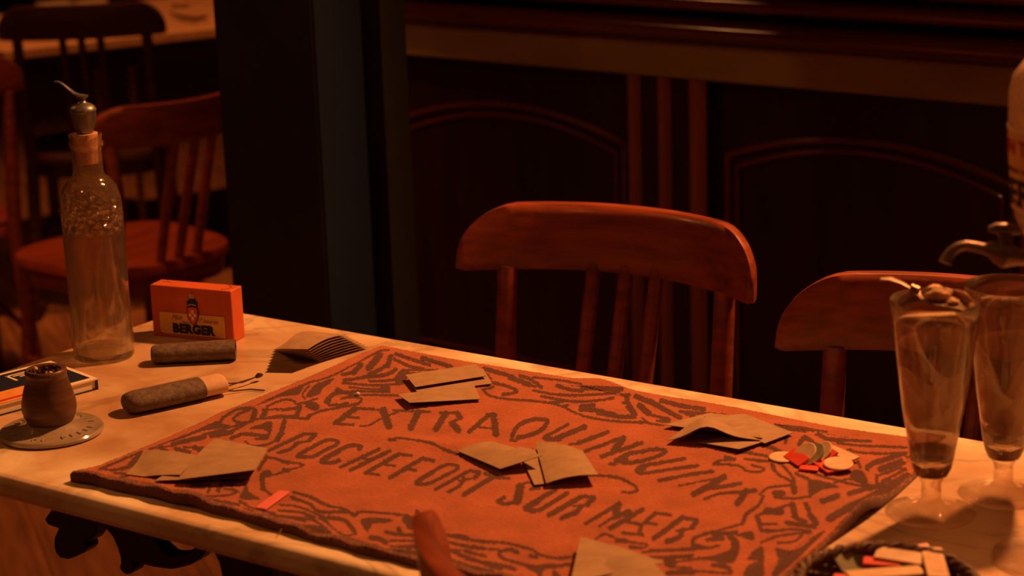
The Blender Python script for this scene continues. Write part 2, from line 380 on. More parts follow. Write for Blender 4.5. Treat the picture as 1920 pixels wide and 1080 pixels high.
# ---------------------------------------------------------------- chairs
def make_chair(loc, rz, label, group, wood, seatm, W=.467, top=.865, bot=.77, bow=.05, nsp=3, spdx=.05, lean=8.5, ground=True):
    t = thing('bistro_chair', loc, rz, label, 'chair', group)
    hw = W / 2; sh = .45
    def ybk(z): return .185 + (z - sh) * math.tan(math.radians(lean))
    def yr(x, z): return ybk(z) + .045 - (bow + .0) * (x / hw) ** 2
    # seat: rounded trapezoid
    out = []
    for k in range(48):
        a = 2 * PI * k / 48; c, s = math.cos(a), math.sin(a)
        ex = abs(c) ** (2 / 3.6) * (1 if c > 0 else -1); ey = abs(s) ** (2 / 3.6) * (1 if s > 0 else -1)
        out.append((ex * (.205 - .02 * ey), ey * .20 - .005))
    n = 48; vs = []; fs = []
    rings = [(1.0, sh - .022), (1.0, sh - .006), (.985, sh), (.94, sh), (.90, sh - .002), (.55, sh - .008), (.25, sh - .011)]
    for sc, z in rings: vs += [(x * sc, y * sc, z) for x, y in out]
    for i in range(len(rings) - 1):
        for k in range(n): fs.append((i * n + k, i * n + (k + 1) % n, (i + 1) * n + (k + 1) % n, (i + 1) * n + k))
    fs.append(tuple(range(n - 1, -1, -1))); fs.append(tuple((len(rings) - 1) * n + k for k in range(n)))
    MB().add(vs, fs).build('seat', seatm, t, angle=60)
    vs = []; fs = []
    for z, sc in ((sh - .022, .95), (sh - .065, .93)): vs += [(x * sc, y * sc, z) for x, y in out]
    for k in range(n): fs.append((k, (k + 1) % n, n + (k + 1) % n, n + k))
    fs.append(tuple(range(n))); fs.append(tuple(range(2 * n - 1, n - 1, -1)))
    MB().add(vs, fs).build('seat_frame', wood, t)
    # top rail
    N_ = 40; rr = .0075; th = .0115; ring = 12
    vs = []; fs = []
    H = top - bot; rc = .075
    for i in range(N_ + 1):
        u = -math.cos(PI * i / N_); x = hw * u
        e = hw - abs(x)
        zt = top if e > rc else bot + H * (.16 + .84 * math.sqrt(max(0, 1 - ((rc - e) / rc) ** 2.0)))
        zb = bot + (.004 * max(0, 1 - e / .012))
        thk = th if e > .006 else th * (.45 + .55 * e / .006)
        for k in range(ring):
            a = 2 * PI * (k + .5) / ring; c, s = math.cos(a), math.sin(a)
            yy = thk * (abs(c) ** .5) * (1 if c > 0 else -1)
            hz = (zt - zb) / 2; inner = max(hz - rr, 0)
            zz = (zt + zb) / 2 + (inner + min(rr, hz) * abs(s) ** .6) * (1 if s > 0 else -1) * (1 if abs(s) > .3 else .75)
            vs.append((x, yr(x, zz) + yy, zz))
    for i in range(N_):
        for k in range(ring):
            k2 = (k + 1) % ring
            fs.append((i * ring + k, i * ring + k2, (i + 1) * ring + k2, (i + 1) * ring + k))
    fs.append(tuple(range(ring - 1, -1, -1))); fs.append(tuple(N_ * ring + k for k in range(ring)))
    MB().add(vs, fs).build('top_rail', wood, t, angle=60)
    for sx in (-1, 1):
        px_ = .172 * sx
        MB().tube([(px_ * 1.12, .25, 0), (px_ * 1.05, .20, .22), (px_, .178, .44), (px_, ybk(.6) + .008, .6), (px_ * 1.0, yr(px_, bot) + .001, bot + .004)],
                  [.014, .017, .018, .016, .0145], 14).build('rear_leg', wood, t)
        MB().tube([(px_ * 1.08, -.20, 0), (px_ * 1.0, -.165, .25), (px_ * .98, -.15, .43)], [.012, .017, .019], 14).build('front_leg', wood, t)
    for k in range(nsp):
        xs = (k - (nsp - 1) / 2) * spdx
        pts = [(xs, ybk(z) - .005 + (yr(xs, bot) - ybk(bot)) * (z - sh) / (bot - sh), z) for z in (.44, .53, .62, .71, bot + .01)]
        MB().tube(pts, [.0105, .011, .011, .011, .0105], 10, sq=1.0).build('spindle', wood, t)
    for z, x in ((.2, 1),):
        for sx in (-1, 1):
            MB().tube([(.18 * sx, .20, z), (.175 * sx, -.17, z)], .009, 10).build('stretcher', wood, t)
    MB().tube([(-.177, 0, .2), (.177, 0, .2)], .009, 10).build('stretcher', wood, t)
    return t
# chair behind the table, centre
zb = .77
A0, A1 = at(857, 507, zb), at(1415, 573, zb)
def place_by_rail(a0, a1, bow=.085):
    "centre and rotation of a chair whose rail's lower corners are a0 (left) and a1 (right) seen with its front to us"
    d = (a1 - a0)[:2]; w = float(np.hypot(*d)); ang = math.atan2(d[1], d[0]); m = (a0 + a1)[:2] / 2
    ye = .185 + (.77 - .45) * math.tan(math.radians(8.5)) + .045 - bow
    nrm = np.array([-math.sin(ang), math.cos(ang)])
    c = m - nrm * ye
    return (float(c[0]), float(c[1]), 0), ang, w
locA, angA, wA = place_by_rail(A0, A1)
G1 = 'bistro chairs drawn up along the far side of the marble table'
make_chair(locA, angA, 'red brown bentback chair whose whole curved top rail shows above the far table edge', G1, MT['chair'], MT['seat'], W=wA, bow=.085)
B0 = at(1455, 658, zb)
B1 = B0 + np.array([math.cos(angA - .02), math.sin(angA - .02), 0]) * wA
locB, angB, wB = place_by_rail(B0, B1)
make_chair(locB, angB, 'red brown bentback chair partly hidden behind the stemmed glasses at the right', G1, MT['chair'], MT['seat'], W=wB, bow=.085)
# foreground chair
def root_from_end(E, side, az, top, W, bow, lean=8.5):
    "floor point of a chair whose rail end (side -1 or 1) is at E and whose rail runs along azimuth az"
    th = math.radians(az - 180); hw = W / 2; ye = .185 + (top - .45) * math.tan(math.radians(lean)) + .045 - bow
    c, s_ = math.cos(th), math.sin(th)
    return (float(E[0] - (c * side * hw - s_ * ye)), float(E[1] - (s_ * side * hw + c * ye)), 0), th
loc_, rz_ = root_from_end(at(802, 912, .861), 1, -25, .865, .467, .085)
make_chair(loc_, rz_, 'blurred chair in the foreground, only its rail end rising before the near table edge', None, MT['chair'], MT['seat'], bow=.085)
# left background chairs
G2 = 'chairs of the dining area left of the pillar'
lc_, rc2_ = root_from_end(at(152, 203, .81), 1, 82, .81, .43, .11)
make_chair(lc_, rc2_, 'chair with glowing red seat standing behind the glass bottle, its curved back toward us', G2, MT['chair'], MT['seat'], W=.43, top=.81, bot=.72, bow=.11)
make_chair((-2.236, 1.96, 0), math.radians(-140), 'dark chair farther back with rounded top rail in front of the lit tabletop', G2, MT['dark_chair'], MT['dark_chair'], W=.45, top=.875, bot=.78)
le_, re_ = root_from_end(at(42, 98, .865), -1, 62, .865, .43, .05)
make_chair(le_, re_, 'chair cut off by the left picture edge, only rail end and seat edge in view', G2, MT['chair'], MT['seat'], W=.43, top=.865, bot=.78)

# ---------------------------------------------------------------- background table with things on it
TA, TB_ = at(60, 90, .75), at(395, 53, .75)
dT = (TB_ - TA); angT = math.atan2(dT[1], dT[0])
back_table = thing('dining_table', (float(TA[0]), float(TA[1]), 0), angT, 'lit wooden dining table at the top left behind the dark chair', 'table')
Lt = float(np.hypot(dT[0], dT[1])) + .55
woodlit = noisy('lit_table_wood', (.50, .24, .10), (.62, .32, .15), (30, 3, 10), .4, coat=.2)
MB().box(-.25, Lt, 0, .8, .722, .75).build('tabletop', woodlit, back_table, smooth=False, bevel=.004)
MB().box(-.2, Lt - .05, .05, .75, .66, .722).build('apron', MT['dark_chair'], back_table, smooth=False)
def twist(x, y):
    vs = []; fs = []; n = 14; m = 280
    for i in range(m + 1):
        z = .66 * i / m
        for k in range(n):
            a = 2 * PI * k / n; r = .005 + .0085 * abs(math.sin(z * PI / .024))
            vs.append((x + r * math.cos(a), y + r * math.sin(a), z))
    for i in range(m):
        for k in range(n): fs.append((i * n + k, i * n + (k + 1) % n, (i + 1) * n + (k + 1) % n, (i + 1) * n + k))
    fs.append(tuple(range(n - 1, -1, -1))); fs.append(tuple(m * n + k for k in range(n)))
    return MB().add(vs, fs)
def tl(px, py, z=.75):
    p = at(px, py, z) - TA; c, s = math.cos(-angT), math.sin(-angT)
    return p[0] * c - p[1] * s, p[0] * s + p[1] * c
def tl_col(px, yloc):
    c, s_ = math.cos(angT), math.sin(angT); best = None
    for i in range(400):
        x = -.3 + i * .005
        w = (TA[0] + x * c - yloc * s_, TA[1] + x * s_ + yloc * c, .5)
        e = abs(proj(w)[0] - px)
        if best is None or e < best[0]: best = (e, x)
    return best[1]
for q in (186, 246):
    twist(tl_col(q + 4, .33), .33).build('leg', woodlit, back_table)
for x_ in (Lt - .12,):
    for y_ in (.09, .7): MB().box(x_ - .03, x_ + .03, y_ - .03, y_ + .03, 0, .66).build('leg', MT['dark_chair'], back_table, smooth=False)
kn = [at(318, 24, .765), at(345, 32, .765), at(368, 36, .765), at(385, 32, .765)]
o = MB().tube(kn, [.004, .009, .011, .009], 12, sq=.6).build('knife', MT['dark_chair'], origin=tuple(kn[1] - np.array([0, 0, .0135])))
props(o, 'dark wooden knife handle lying on the lit table at the top left', 'knife')
gl = at(338, 14, .75)
o = MB().lathe([(.03, 0), (.032, .004), (.026, .006), (.027, .05), (.025, .05), (.022, .008), (0.001, .007)], n=32, cap=False).build('small_glass', MT['glass'], loc=tuple(gl))
props(o, 'small empty tumbler on the lit table at the top left', 'glass')
for i, (p, lab) in enumerate((((100, 6), 'folded paper napkin on the lit table, left of two seen over the dark chair'), ((168, 3), 'folded paper napkin on the lit table, right of two seen over the dark chair'))):
    g = at(*p, .76)
    o = MB().box(-.05, .05, -.03, .03, 0, .012).build('paper_napkin', MT['kraft'], loc=(g[0], g[1], .7502), smooth=False, bevel=.002, rz=angT)
    props(o, lab, 'napkin', 'napkins on the lit table')

# ---------------------------------------------------------------- marble table
table = thing('marble_table', (.9, -.3135, 0), 0, 'long veined cream marble table on black cast iron legs in the foreground', 'table')
tor = (.9, -.3135, 0)
me = MB().box(0, 1.95, -.630, 0, .722, .75)
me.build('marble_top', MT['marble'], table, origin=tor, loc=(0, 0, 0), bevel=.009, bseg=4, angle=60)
MB().box(.10, 1.85, -.56, -.06, .700, .7215).build('under_frame', MT['iron'], table, origin=tor, loc=(0, 0, 0), smooth=False)
YI = -.50
def iron(pts, name, holes=None, y=YI, t=.02, sc=4.909, ox=0, oy=860):
    poly = []
    for (u, v) in pts:
        P = aty(ox + u / sc, oy + v / sc, y); poly.append((P[0], P[2]))
    return MB().prism(poly, lambda a, b, d: (a, d, b), y, y + t).build(name, MT['iron'], table, origin=tor, loc=(0, 0, 0), bevel=.003, smooth=True)
iron([(405, 560), (470, 470), (560, 440), (900, 520), (880, 690), (850, 740), (825, 765), (785, 735), (780, 760), (803, 825), (770, 865), (690, 905), (620, 930), (550, 915), (510, 870), (493, 800), (500, 720), (535, 645), (440, 612)], 'scroll')
iron([(850, 540), (900, 615), (960, 640), (1030, 720), (1075, 820), (1100, 900), (1105, 960), (1090, 1000), (1115, 1050), (1165, 1075), (1215, 1050), (1238, 1000), (1215, 950), (1290, 975), (1420, 1005), (1571, 1025), (1640, 1010), (1740, 985), (1830, 930), (1890, 860), (1960, 860), (2010, 960), (2040, 1100), (2060, 1400), (2500, 1400), (2480, 1120), (2500, 900), (2600, 860), (1900, 740),
      (1875, 730), (1830, 780), (1760, 840), (1690, 880), (1610, 890), (1540, 880), (1480, 830), (1440, 780), (1410, 715), (1400, 640)], 'bracket')
MB().box(.62, .93, -.50, -.48, .02, .70).build('leg_plate', MT['iron'], table, origin=tor, loc=(0, 0, 0), smooth=False, bevel=.003)
for x_ in (.62, 1.62):
    MB().lathe([(.055, 0), (.06, .02), (.03, .06), (.024, .2), (.032, .35), (.024, .5), (.035, .66), (.05, .70)], x_, -.31, 24).build('leg', MT['iron'], table, origin=tor, loc=(0, 0, 0))
    MB().box(x_ - .03, x_ + .03, -.56, -.06, 0, .03).build('foot', MT['iron'], table, origin=tor, loc=(0, 0, 0), smooth=False, bevel=.006)

# ---------------------------------------------------------------- woven mat with two tone pattern
RB_L, RF_L = at(708, 655.5, .757), at(151, 889, .757)
RX0, RX1 = .374, 1.158
RY0, RY1 = -.600, -.050
def rug_z(x, y):
    "gentle lumps of the cloth, height of the pile above the marble"
    z = .0062 + .0012 * np.sin(x * 21 + y * 9) * np.sin(y * 17 - x * 6)
    z = z + .0035 * np.exp(-((y - (-.355 + .13 * (x - .45))) / .018) ** 2) * np.exp(-((x - .72) / .35) ** 2)   # long fold
    z = z + .0070 * np.exp(-((x - .715) / .030) ** 2) * np.exp(-((y + .05) / .035) ** 2)                # bump at the far edge
    z = z + .0075 * np.exp(-((y - RY0) / .022) ** 2) * np.clip(.6 + .4 * np.sin((x - .30) * 9), 0, 1)    # near edge lifts
    z = z + .0140 * np.exp(-((x - RX1) / .03) ** 2) * np.exp(-((y + .285) / .05) ** 2)                  # right edge lifts
    return z
CR = {'A': (140, 780), 'B': (380, 640), 'C': (780, 660), 'D': (1100, 700), 'E': (1300, 740), 'F': (460, 810), 'G': (820, 810), 'H': (1220, 810)}
ST = []   # (crop, width, points) at four times the photograph's size
def S(c, w, *p): ST.append((c, w, p))
def PG(c, *p): ST.append((c, 0, p))
# second line of letters
S('F', 26, (175,138),(440,15)); S('F', 22, (440,12),(530,18)); S('F', 30, (522,22),(482,62)); S('F', 16, (482,68),(370,85)); S('F', 24, (395,80),(335,130),(250,155))
S('F', 24, (395,178),(500,115),(610,62),(685,68),(690,92),(600,135),(500,185),(400,185),(395,178))
S('F', 30, (395,175),(470,130))
S('F', 26, (850,130),(872,112),(850,103),(780,105),(680,150),(575,208),(580,230),(650,230),(705,212))
S('F', 30, (575,212),(700,145))
S('F', 27, (715,262),(1000,130)); S('F', 27, (790,285),(1080,145)); S('F', 20, (870,195),(950,212))
S('F', 28, (900,308),(1150,168)); S('F', 22, (1150,168),(1245,178)); S('F', 18, (1040,245),(1120,255)); S('F', 18, (900,310),(1000,322))
S('F', 28, (1085,342),(1330,198)); S('F', 28, (1330,198),(1410,215)); S('F', 24, (1190,275),(1275,288))
S('F', 24, (1290,365),(1400,300),(1500,248),(1575,250),(1590,278),(1480,335),(1380,385),(1290,392),(1290,365)); S('F', 30, (1290,370),(1400,305))
S('F', 27, (1430,430),(1680,292)); S('F', 24, (1680,290),(1758,302)); S('F', 32, (1755,305),(1722,342)); S('F', 16, (1722,345),(1600,368)); S('F', 26, (1640,350),(1600,408),(1525,445))
S('F', 34, (1640,468),(1860,335)); S('F', 26, (1800,312),(1905,345))
S('G', 20, (395,310),(440,330),(540,350))
S('G', 24, (700,428),(765,418)); S('G', 16, (625,395),(700,380),(745,402)); S('G', 58, (622,412),(600,515)); S('G', 26, (600,522),(500,540),(452,522)); S('G', 26, (452,520),(500,492))
S('G', 30, (885,435),(700,540),(655,570),(690,588),(770,582),(975,458)); S('G', 40, (680,560),(760,515))
S('G', 34, (840,625),(1080,485)); S('G', 26, (1080,480),(1175,490)); S('G', 36, (1170,498),(1125,545)); S('G', 18, (1125,550),(1020,558)); S('G', 34, (1075,562),(1040,600),(935,645))
S('G', 30, (1115,685),(1360,540)); S('G', 48, (1360,548),(1335,605)); S('G', 20, (1215,705),(1345,618)); S('G', 32, (1300,720),(1540,582)); S('G', 40, (1330,640),(1440,600))
S('G', 24, (1390,755),(1540,772)); S('G', 26, (1510,765),(1540,690),(1640,608)); S('G', 24, (1640,608),(1750,622)); S('G', 20, (1550,680),(1640,692)); S('G', 24, (1410,668),(1510,692))
S('H', 38, (25,798),(240,642)); S('H', 30, (240,642),(345,662)); S('H', 36, (345,668),(312,715)); S('H', 20, (310,722),(195,742)); S('H', 38, (235,740),(215,785),(125,822))
# first line of letters
S('B', 36, (1000,610),(1140,508)); S('B', 20, (1140,502),(1285,508)); S('B', 16, (1070,568),(1170,574)); S('B', 18, (985,618),(1130,628))
S('B', 52, (1355,520),(1395,632)); S('B', 14, (1180,638),(1250,628),(1350,575),(1470,528)); S('B', 14, (1430,518),(1510,520)); S('B', 16, (1310,514),(1380,516))
S('B', 44, (1560,648),(1620,530)); S('B', 18, (1500,520),(1705,530))
S('C', 42, (150,578),(225,462)); S('C', 18, (180,455),(300,457)); S('C', 36, (310,462),(335,492)); S('C', 22, (335,498),(255,530)); S('C', 46, (275,535),(315,585))
S('C', 30, (400,598),(545,475)); S('C', 46, (582,478),(602,615)); S('C', 20, (530,470),(600,470)); S('C', 14, (470,562),(580,574))
S('C', 30, (722,632),(765,555),(870,508),(958,508),(985,525),(940,585),(850,625),(762,642)); S('C', 22, (712,662),(750,664))
S('C', 20, (1140,545),(985,628)); S('C', 30, (985,628),(970,652),(1080,655)); S('C', 36, (1060,645),(1265,560))
S('C', 30, (1220,682),(1435,602)); S('C', 16, (1155,692),(1220,688))
S('C', 24, (1270,746),(1540,645)); S('C', 50, (1550,650),(1490,735)); S('C', 30, (1395,783),(1695,682))
S('D', 22, (175,680),(215,682)); S('D', 28, (240,650),(290,612),(400,590),(510,570),(588,580),(560,610),(440,652),(300,672),(240,650))
S('D', 40, (225,655),(290,640))
S('D', 25, (735,640),(560,670),(405,700),(375,735),(430,748),(620,722),(835,692)); S('D', 36, (380,735),(430,712))
S('D', 26, (545,804),(760,762),(945,735))
S('D', 13, (690,842),(850,812),(1000,778)); S('D', 46, (1030,778),(910,850),(805,905)); S('D', 28, (930,862),(1050,845),(1155,826))
S('D', 22, (885,942),(1000,902),(1150,892)); S('D', 30, (1150,895),(1265,877)); S('D', 44, (1195,885),(1130,975))
# central ornament
N_LET = len(ST)
S('B', 20, (1400,738),(1440,735)); S('B', 11, (1405,735),(1480,726),(1620,745),(1730,775),(1800,800),(1920,850))
S('C', 13, (0,664),(120,684),(220,738),(330,775)); S('D', 13, (0,768),(130,770),(280,800),(380,868),(345,895),(265,890)); S('C', 12, (1360,930),(1500,935),(1600,975),(1660,1028),(1600,1055),(1550,1045))
# corner at the far left
S('B', 38, (1325,105),(1290,150),(1245,200)); S('B', 28, (1410,115),(1390,180)); S('B', 22, (1390,175),(1320,215),(1250,245)); S('B', 30, (1185,180),(1130,235)); S('B', 18, (1130,235),(1050,250))
S('B', 18, (1255,258),(1150,280),(1060,292)); S('B', 22, (1448,212),(1370,252),(1200,268)); S('B', 60, (1510,245),(1475,285)); S('B', 14, (1450,285),(1350,298),(1250,298))
S('B', 13, (1050,312),(1280,330),(1500,318)); S('B', 10, (1100,345),(1230,356),(1350,358)); S('B', 30, (1350,350),(1390,350)); S('B', 12, (1120,372),(1400,380))
S('B', 20, (1450,95),(1550,130),(1700,178)); S('B', 18, (1440,135),(1560,190),(1650,205)); S('B', 24, (1650,125),(1760,160),(1865,192)); S('B', 10, (1540,215),(1760,215)); S('B', 12, (1530,240),(1640,240))
PG('B', (985,275),(900,300),(850,320),(800,370),(775,420),(870,402),(905,350),(960,310))
PG('B', (1005,340),(1050,365),(1150,378),(1120,395),(1040,398),(980,420),(960,455),(960,480),(930,475),(910,450),(940,410),(990,370))
S('B', 14, (1090,462),(1020,475),(950,478)); S('B', 13, (1040,430),(1100,418),(1180,425),(1190,445),(1150,472),(1000,500),(880,525),(795,560)); S('B', 12, (1100,402),(1250,402),(1480,406))
PG('B', (380,487),(560,398),(770,312),(795,320),(755,345),(720,400),(600,412),(520,440),(440,470))
S('B', 10, (790,310),(960,262),(1180,150),(1330,72),(1400,66)); S('B', 10, (770,430),(750,400),(800,330))
S('B', 12, (480,490),(560,452),(640,438),(690,450),(715,470),(860,430)); S('B', 12, (450,515),(640,505),(740,485)); S('B', 26, (725,500),(705,555)); S('B', 10, (710,505),(600,520)); S('B', 30, (445,570),(470,530)); S('B', 12, (450,580),(560,560),(700,562)); S('B', 46, (800,475),(845,490)); S('B', 22, (785,578),(800,560))
S('B', 15, (200,640),(135,620),(155,570),(260,512),(350,500),(395,512),(398,545),(370,600),(300,612),(245,600),(235,575),(290,535),(350,515)); S('B', 26, (385,530),(372,590))
PG('B', (0,640),(130,588),(240,520),(380,485),(290,502),(170,560),(128,618),(200,645),(0,668))
S('B', 13, (0,702),(120,672),(200,645),(330,615)); S('B', 14, (80,705),(250,660),(370,592),(500,575),(640,572),(780,580)); S('B', 24, (60,700),(200,682))
PG('B', (340,658),(430,622),(520,600),(500,720),(440,742),(380,730),(480,700),(460,662)); S('B', 20, (210,728),(300,697),(400,702),(480,712)); S('B', 28, (612,600),(590,680),(555,738)); S('B', 12, (320,750),(370,785),(480,775),(550,742))
# near left corner
PG('A', (1100,30),(960,85),(800,150),(560,242),(700,202),(960,112),(1085,72),(1125,0)); S('A', 12, (180,400),(330,340),(500,268)); S('A', 26, (740,210),(970,157)); S('A', 20, (1020,155),(1180,125))
S('A', 18, (640,240),(690,262)); S('A', 22, (760,247),(860,272)); S('A', 28, (900,235),(965,272)); S('A', 12, (820,235),(1000,238)); S('A', 10, (560,250),(640,232),(740,225))
S('A', 18, (280,407),(430,375),(500,290)); S('A', 14, (200,395),(300,405)); S('A', 14, (300,430),(410,432)); S('A', 12, (340,460),(400,452)); S('A', 30, (925,310),(885,350)); S('A', 26, (410,370),(480,300))
S('A', 14, (1440,308),(1520,325),(1600,350)); S('A', 18, (1420,345),(1440,300)); S('A', 22, (1560,342),(1600,350)); S('A', 12, (1600,347),(1720,368),(1580,412),(1470,448),(1420,432)); S('A', 20, (1380,402),(1415,345)); S('A', 40, (1430,435),(1450,432)); S('A', 26, (1570,405),(1600,408))
S('A', 28, (1402,450),(1410,540)); S('A', 18, (1410,540),(1470,590)); PG('A', (1310,470),(1302,560),(1392,625),(1238,622),(1260,560),(1290,490)); S('A', 40, (1170,492),(1250,470)); S('A', 18, (870,530),(1000,522),(1000,570)); S('A', 24, (1110,490),(1075,560)); S('A', 30, (880,525),(960,530))
S('A', 12, (870,600),(1100,600),(1230,572)); S('A', 17, (900,620),(1080,640),(1230,667)); S('A', 12, (740,560),(860,572)); S('A', 12, (1120,545),(1220,560))
S('A', 14, (1640,570),(1760,610),(1850,655),(1920,680)); S('A', 12, (1400,740),(1650,760),(1800,782)); S('A', 12, (700,612),(1000,690),(1200,750),(1450,790)); S('A', 14, (560,560),(700,600),(900,650)); S('A', 14, (1240,640),(1330,690),(1500,730))
PG('A', (1450,800),(1700,818),(1860,860),(1920,905),(1920,965),(1500,872))
S('A', 14, (430,500),(640,545),(840,570)); S('A', 12, (1000,690),(1100,700),(1330,740))
# near edge
S('F', 12, (0,610),(300,640),(450,670)); S('F', 12, (260,545),(400,562),(600,642)); S('F', 18, (370,500),(480,540),(560,598),(760,600),(815,628)); S('F', 14, (360,455),(480,482),(620,550),(740,577),(830,622),(870,597),(1180,622))
S('F', 22, (350,490),(400,510)); S('F', 14, (250,590),(420,605),(520,640)); S('F', 24, (620,642),(740,662),(800,720),(822,745)); S('F', 12, (600,660),(660,722),(740,775),(830,765)); S('F', 26, (560,640),(600,662)); S('F', 14, (450,620),(560,690),(640,760))
PG('F', (870,650),(1110,652),(1060,682),(960,692),(912,750)); S('F', 54, (1210,650),(1245,700)); S('F', 40, (1245,700),(1320,745)); S('F', 26, (1290,600),(1325,655)); S('F', 20, (1050,748),(1160,770),(1320,772)); S('F', 26, (1150,728),(1165,765))
S('F', 30, (940,792),(1000,802),(1055,830)); S('F', 14, (1090,815),(1320,818)); S('F', 14, (1080,852),(1280,872)); S('F', 32, (1040,892),(1200,902),(1320,930)); PG('F', (280,690),(540,700),(600,740),(650,782),(450,772),(250,742)); S('F', 16, (560,800),(700,812),(860,820)); S('F', 20, (870,840),(1040,890)); S('F', 14, (1180,860),(1290,850))
S('F', 14, (1490,772),(1640,780),(1720,820),(1920,832)); S('F', 14, (1500,820),(1700,870),(1900,882)); S('F', 12, (1520,880),(1640,892)); S('F', 14, (1550,900),(1700,960),(1900,1000)); S('F', 18, (1650,900),(1800,930)); S('F', 20, (1820,1000),(1920,1030)); S('F', 14, (1700,1020),(1900,1070)); S('F', 12, (1420,740),(1490,745))
S('G', 16, (60,770),(250,810),(400,825),(520,835),(700,880),(765,920),(900,948),(1020,932)); S('G', 14, (60,820),(200,850),(350,872)); S('G', 12, (80,880),(250,892)); S('G', 12, (700,940),(760,920))
S('G', 20, (610,902),(550,882),(470,900),(478,940),(600,982),(760,1012),(1000,992)); PG('G', (670,1000),(1000,988),(900,1022),(800,1035),(780,1100),(740,1060)); S('G', 26, (340,982),(480,1002),(580,1030)); S('G', 20, (220,950),(340,980)); S('G', 12, (130,900),(300,962)); S('G', 16, (280,1052),(480,1072)); S('G', 36, (880,1060),(900,1100)); S('G', 24, (700,930),(740,940)); S('G', 22, (560,890),(600,905)); S('G', 14, (420,1060),(600,1090)); S('G', 14, (100,960),(260,1010),(420,1040))
S('G', 14, (1190,802),(1250,765),(1330,790)); S('G', 28, (1350,812),(1420,818)); S('G', 14, (1425,825),(1570,842),(1540,870),(1440,862)); S('G', 14, (1540,902),(1700,890),(1920,885)); S('G', 12, (1600,940),(1920,922)); S('G', 46, (1740,955),(1765,980)); S('G', 12, (1740,1012),(1900,1020)); S('G', 20, (1720,1062),(1920,1060)); S('G', 20, (1450,862),(1530,872))
# near right corner
S('H', 18, (0,890),(250,880),(430,868)); S('H', 20, (320,850),(310,820),(335,790),(420,762)); S('H', 14, (420,762),(540,730),(690,688)); S('H', 22, (695,680),(712,622),(760,585)); S('H', 18, (760,585),(810,550),(845,480)); S('H', 14, (315,832),(360,855),(440,870),(510,850)); S('H', 24, (425,808),(540,800))
PG('H', (570,790),(630,780),(668,860),(620,985),(500,965),(320,948),(480,922),(590,880),(600,830)); PG('H', (640,770),(760,745),(775,815),(700,795)); S('H', 26, (470,770),(640,755))
S('H', 14, (820,470),(850,440),(900,415),(1040,400)); S('H', 40, (935,462),(985,462)); S('H', 14, (935,490),(1060,500),(1200,485)); S('H', 16, (920,250),(950,310),(1060,372)); S('H', 34, (1065,380),(1078,450))
PG('H', (1180,370),(1250,358),(1410,408),(1300,432),(1195,485),(1185,430)); S('H', 14, (1090,310),(1250,390),(1400,412)); PG('H', (1520,285),(1600,300),(1622,385),(1500,345)); S('H', 12, (1380,380),(1500,352),(1650,402),(1760,372)); S('H', 34, (1290,518),(1400,480)); S('H', 30, (1490,462),(1720,400)); S('H', 22, (1625,280),(1660,245),(1780,205),(1910,162)); S('H', 20, (1720,292),(1900,232)); S('H', 14, (1700,330),(1880,268)); S('H', 14, (1700,375),(1690,320))
S('H', 44, (1340,650),(1500,562),(1700,465),(1920,330)); S('H', 36, (1062,545),(1085,635)); S('H', 22, (1085,640),(1160,672)); S('H', 26, (1165,540),(1185,585)); S('H', 40, (870,592),(975,600)); S('H', 16, (790,632),(870,600),(960,572),(1050,540)); S('H', 28, (800,640),(830,735)); S('H', 14, (840,690),(940,692)); S('H', 20, (830,742),(930,742)); S('H', 14, (940,742),(1060,728),(1200,745)); S('H', 14, (830,830),(920,790),(1000,772),(1200,752)); S('H', 14, (950,830),(1080,820),(1150,755)); S('H', 26, (1020,680),(1230,712)); S('H', 34, (1195,620),(1240,680))
PG('H', (930,870),(1020,885),(1100,880),(1180,820),(1210,790),(1300,755),(950,1090),(900,1090),(955,965)); PG('H', (720,950),(830,855),(850,960),(840,1100),(700,1100),(720,1010),(800,965)); S('H', 28, (470,1002),(560,1010),(600,1042)); S('H', 12, (150,982),(400,952),(560,990)); S('H', 40, (120,960),(130,985)); S('H', 14, (300,1040),(600,1062)); S('H', 20, (130,1052),(270,1040)); S('H', 14, (0,940),(300,940))
# far edge
S('C', 24, (510,125),(600,150),(700,180),(820,240)); S('C', 28, (700,190),(850,245)); S('C', 20, (780,180),(860,205),(940,265)); S('C', 18, (560,228),(700,262),(755,300),(650,320)); S('C', 13, (510,290),(560,330),(700,355),(930,372),(1090,405),(1200,460),(1320,495),(1500,520),(1700,532))
S('C', 14, (880,290),(1080,322),(1300,322),(1520,305)); S('C', 14, (940,332),(1180,372),(1400,360),(1480,342)); S('C', 12, (880,190),(1100,215),(1240,242)); S('C', 20, (1060,252),(1160,285),(1250,290)); S('C', 28, (1250,268),(1540,280)); S('C', 26, (1240,410),(1330,400)); S('C', 24, (1235,432),(1380,442),(1500,482),(1640,485)); S('C', 32, (1370,452),(1490,472)); S('C', 26, (1575,330),(1592,390)); S('C', 38, (1600,410),(1635,465)); S('C', 18, (1540,322),(1600,320)); S('C', 16, (1550,380),(1600,382)); S('C', 14, (510,150),(560,200)); S('C', 14, (1100,410),(1140,400)); S('C', 14, (500,285),(580,262)); S('C', 12, (820,240),(900,262)); S('C', 14, (1000,380),(1100,372))
S('C', 30, (1650,332),(1750,372)); S('C', 28, (1750,372),(1860,430)); S('C', 34, (1680,402),(1740,460)); S('C', 14, (1740,470),(1900,500)); S('C', 12, (1680,522),(1850,552)); S('C', 10, (1700,500),(1730,520))
S('D', 26, (560,205),(700,242),(880,270)); S('D', 26, (480,205),(580,270),(700,332)); S('D', 26, (390,242),(470,300)); S('D', 12, (480,312),(620,350)); S('D', 18, (700,287),(780,295),(1040,315)); S('D', 20, (740,300),(820,332)); S('D', 14, (530,355),(620,366))
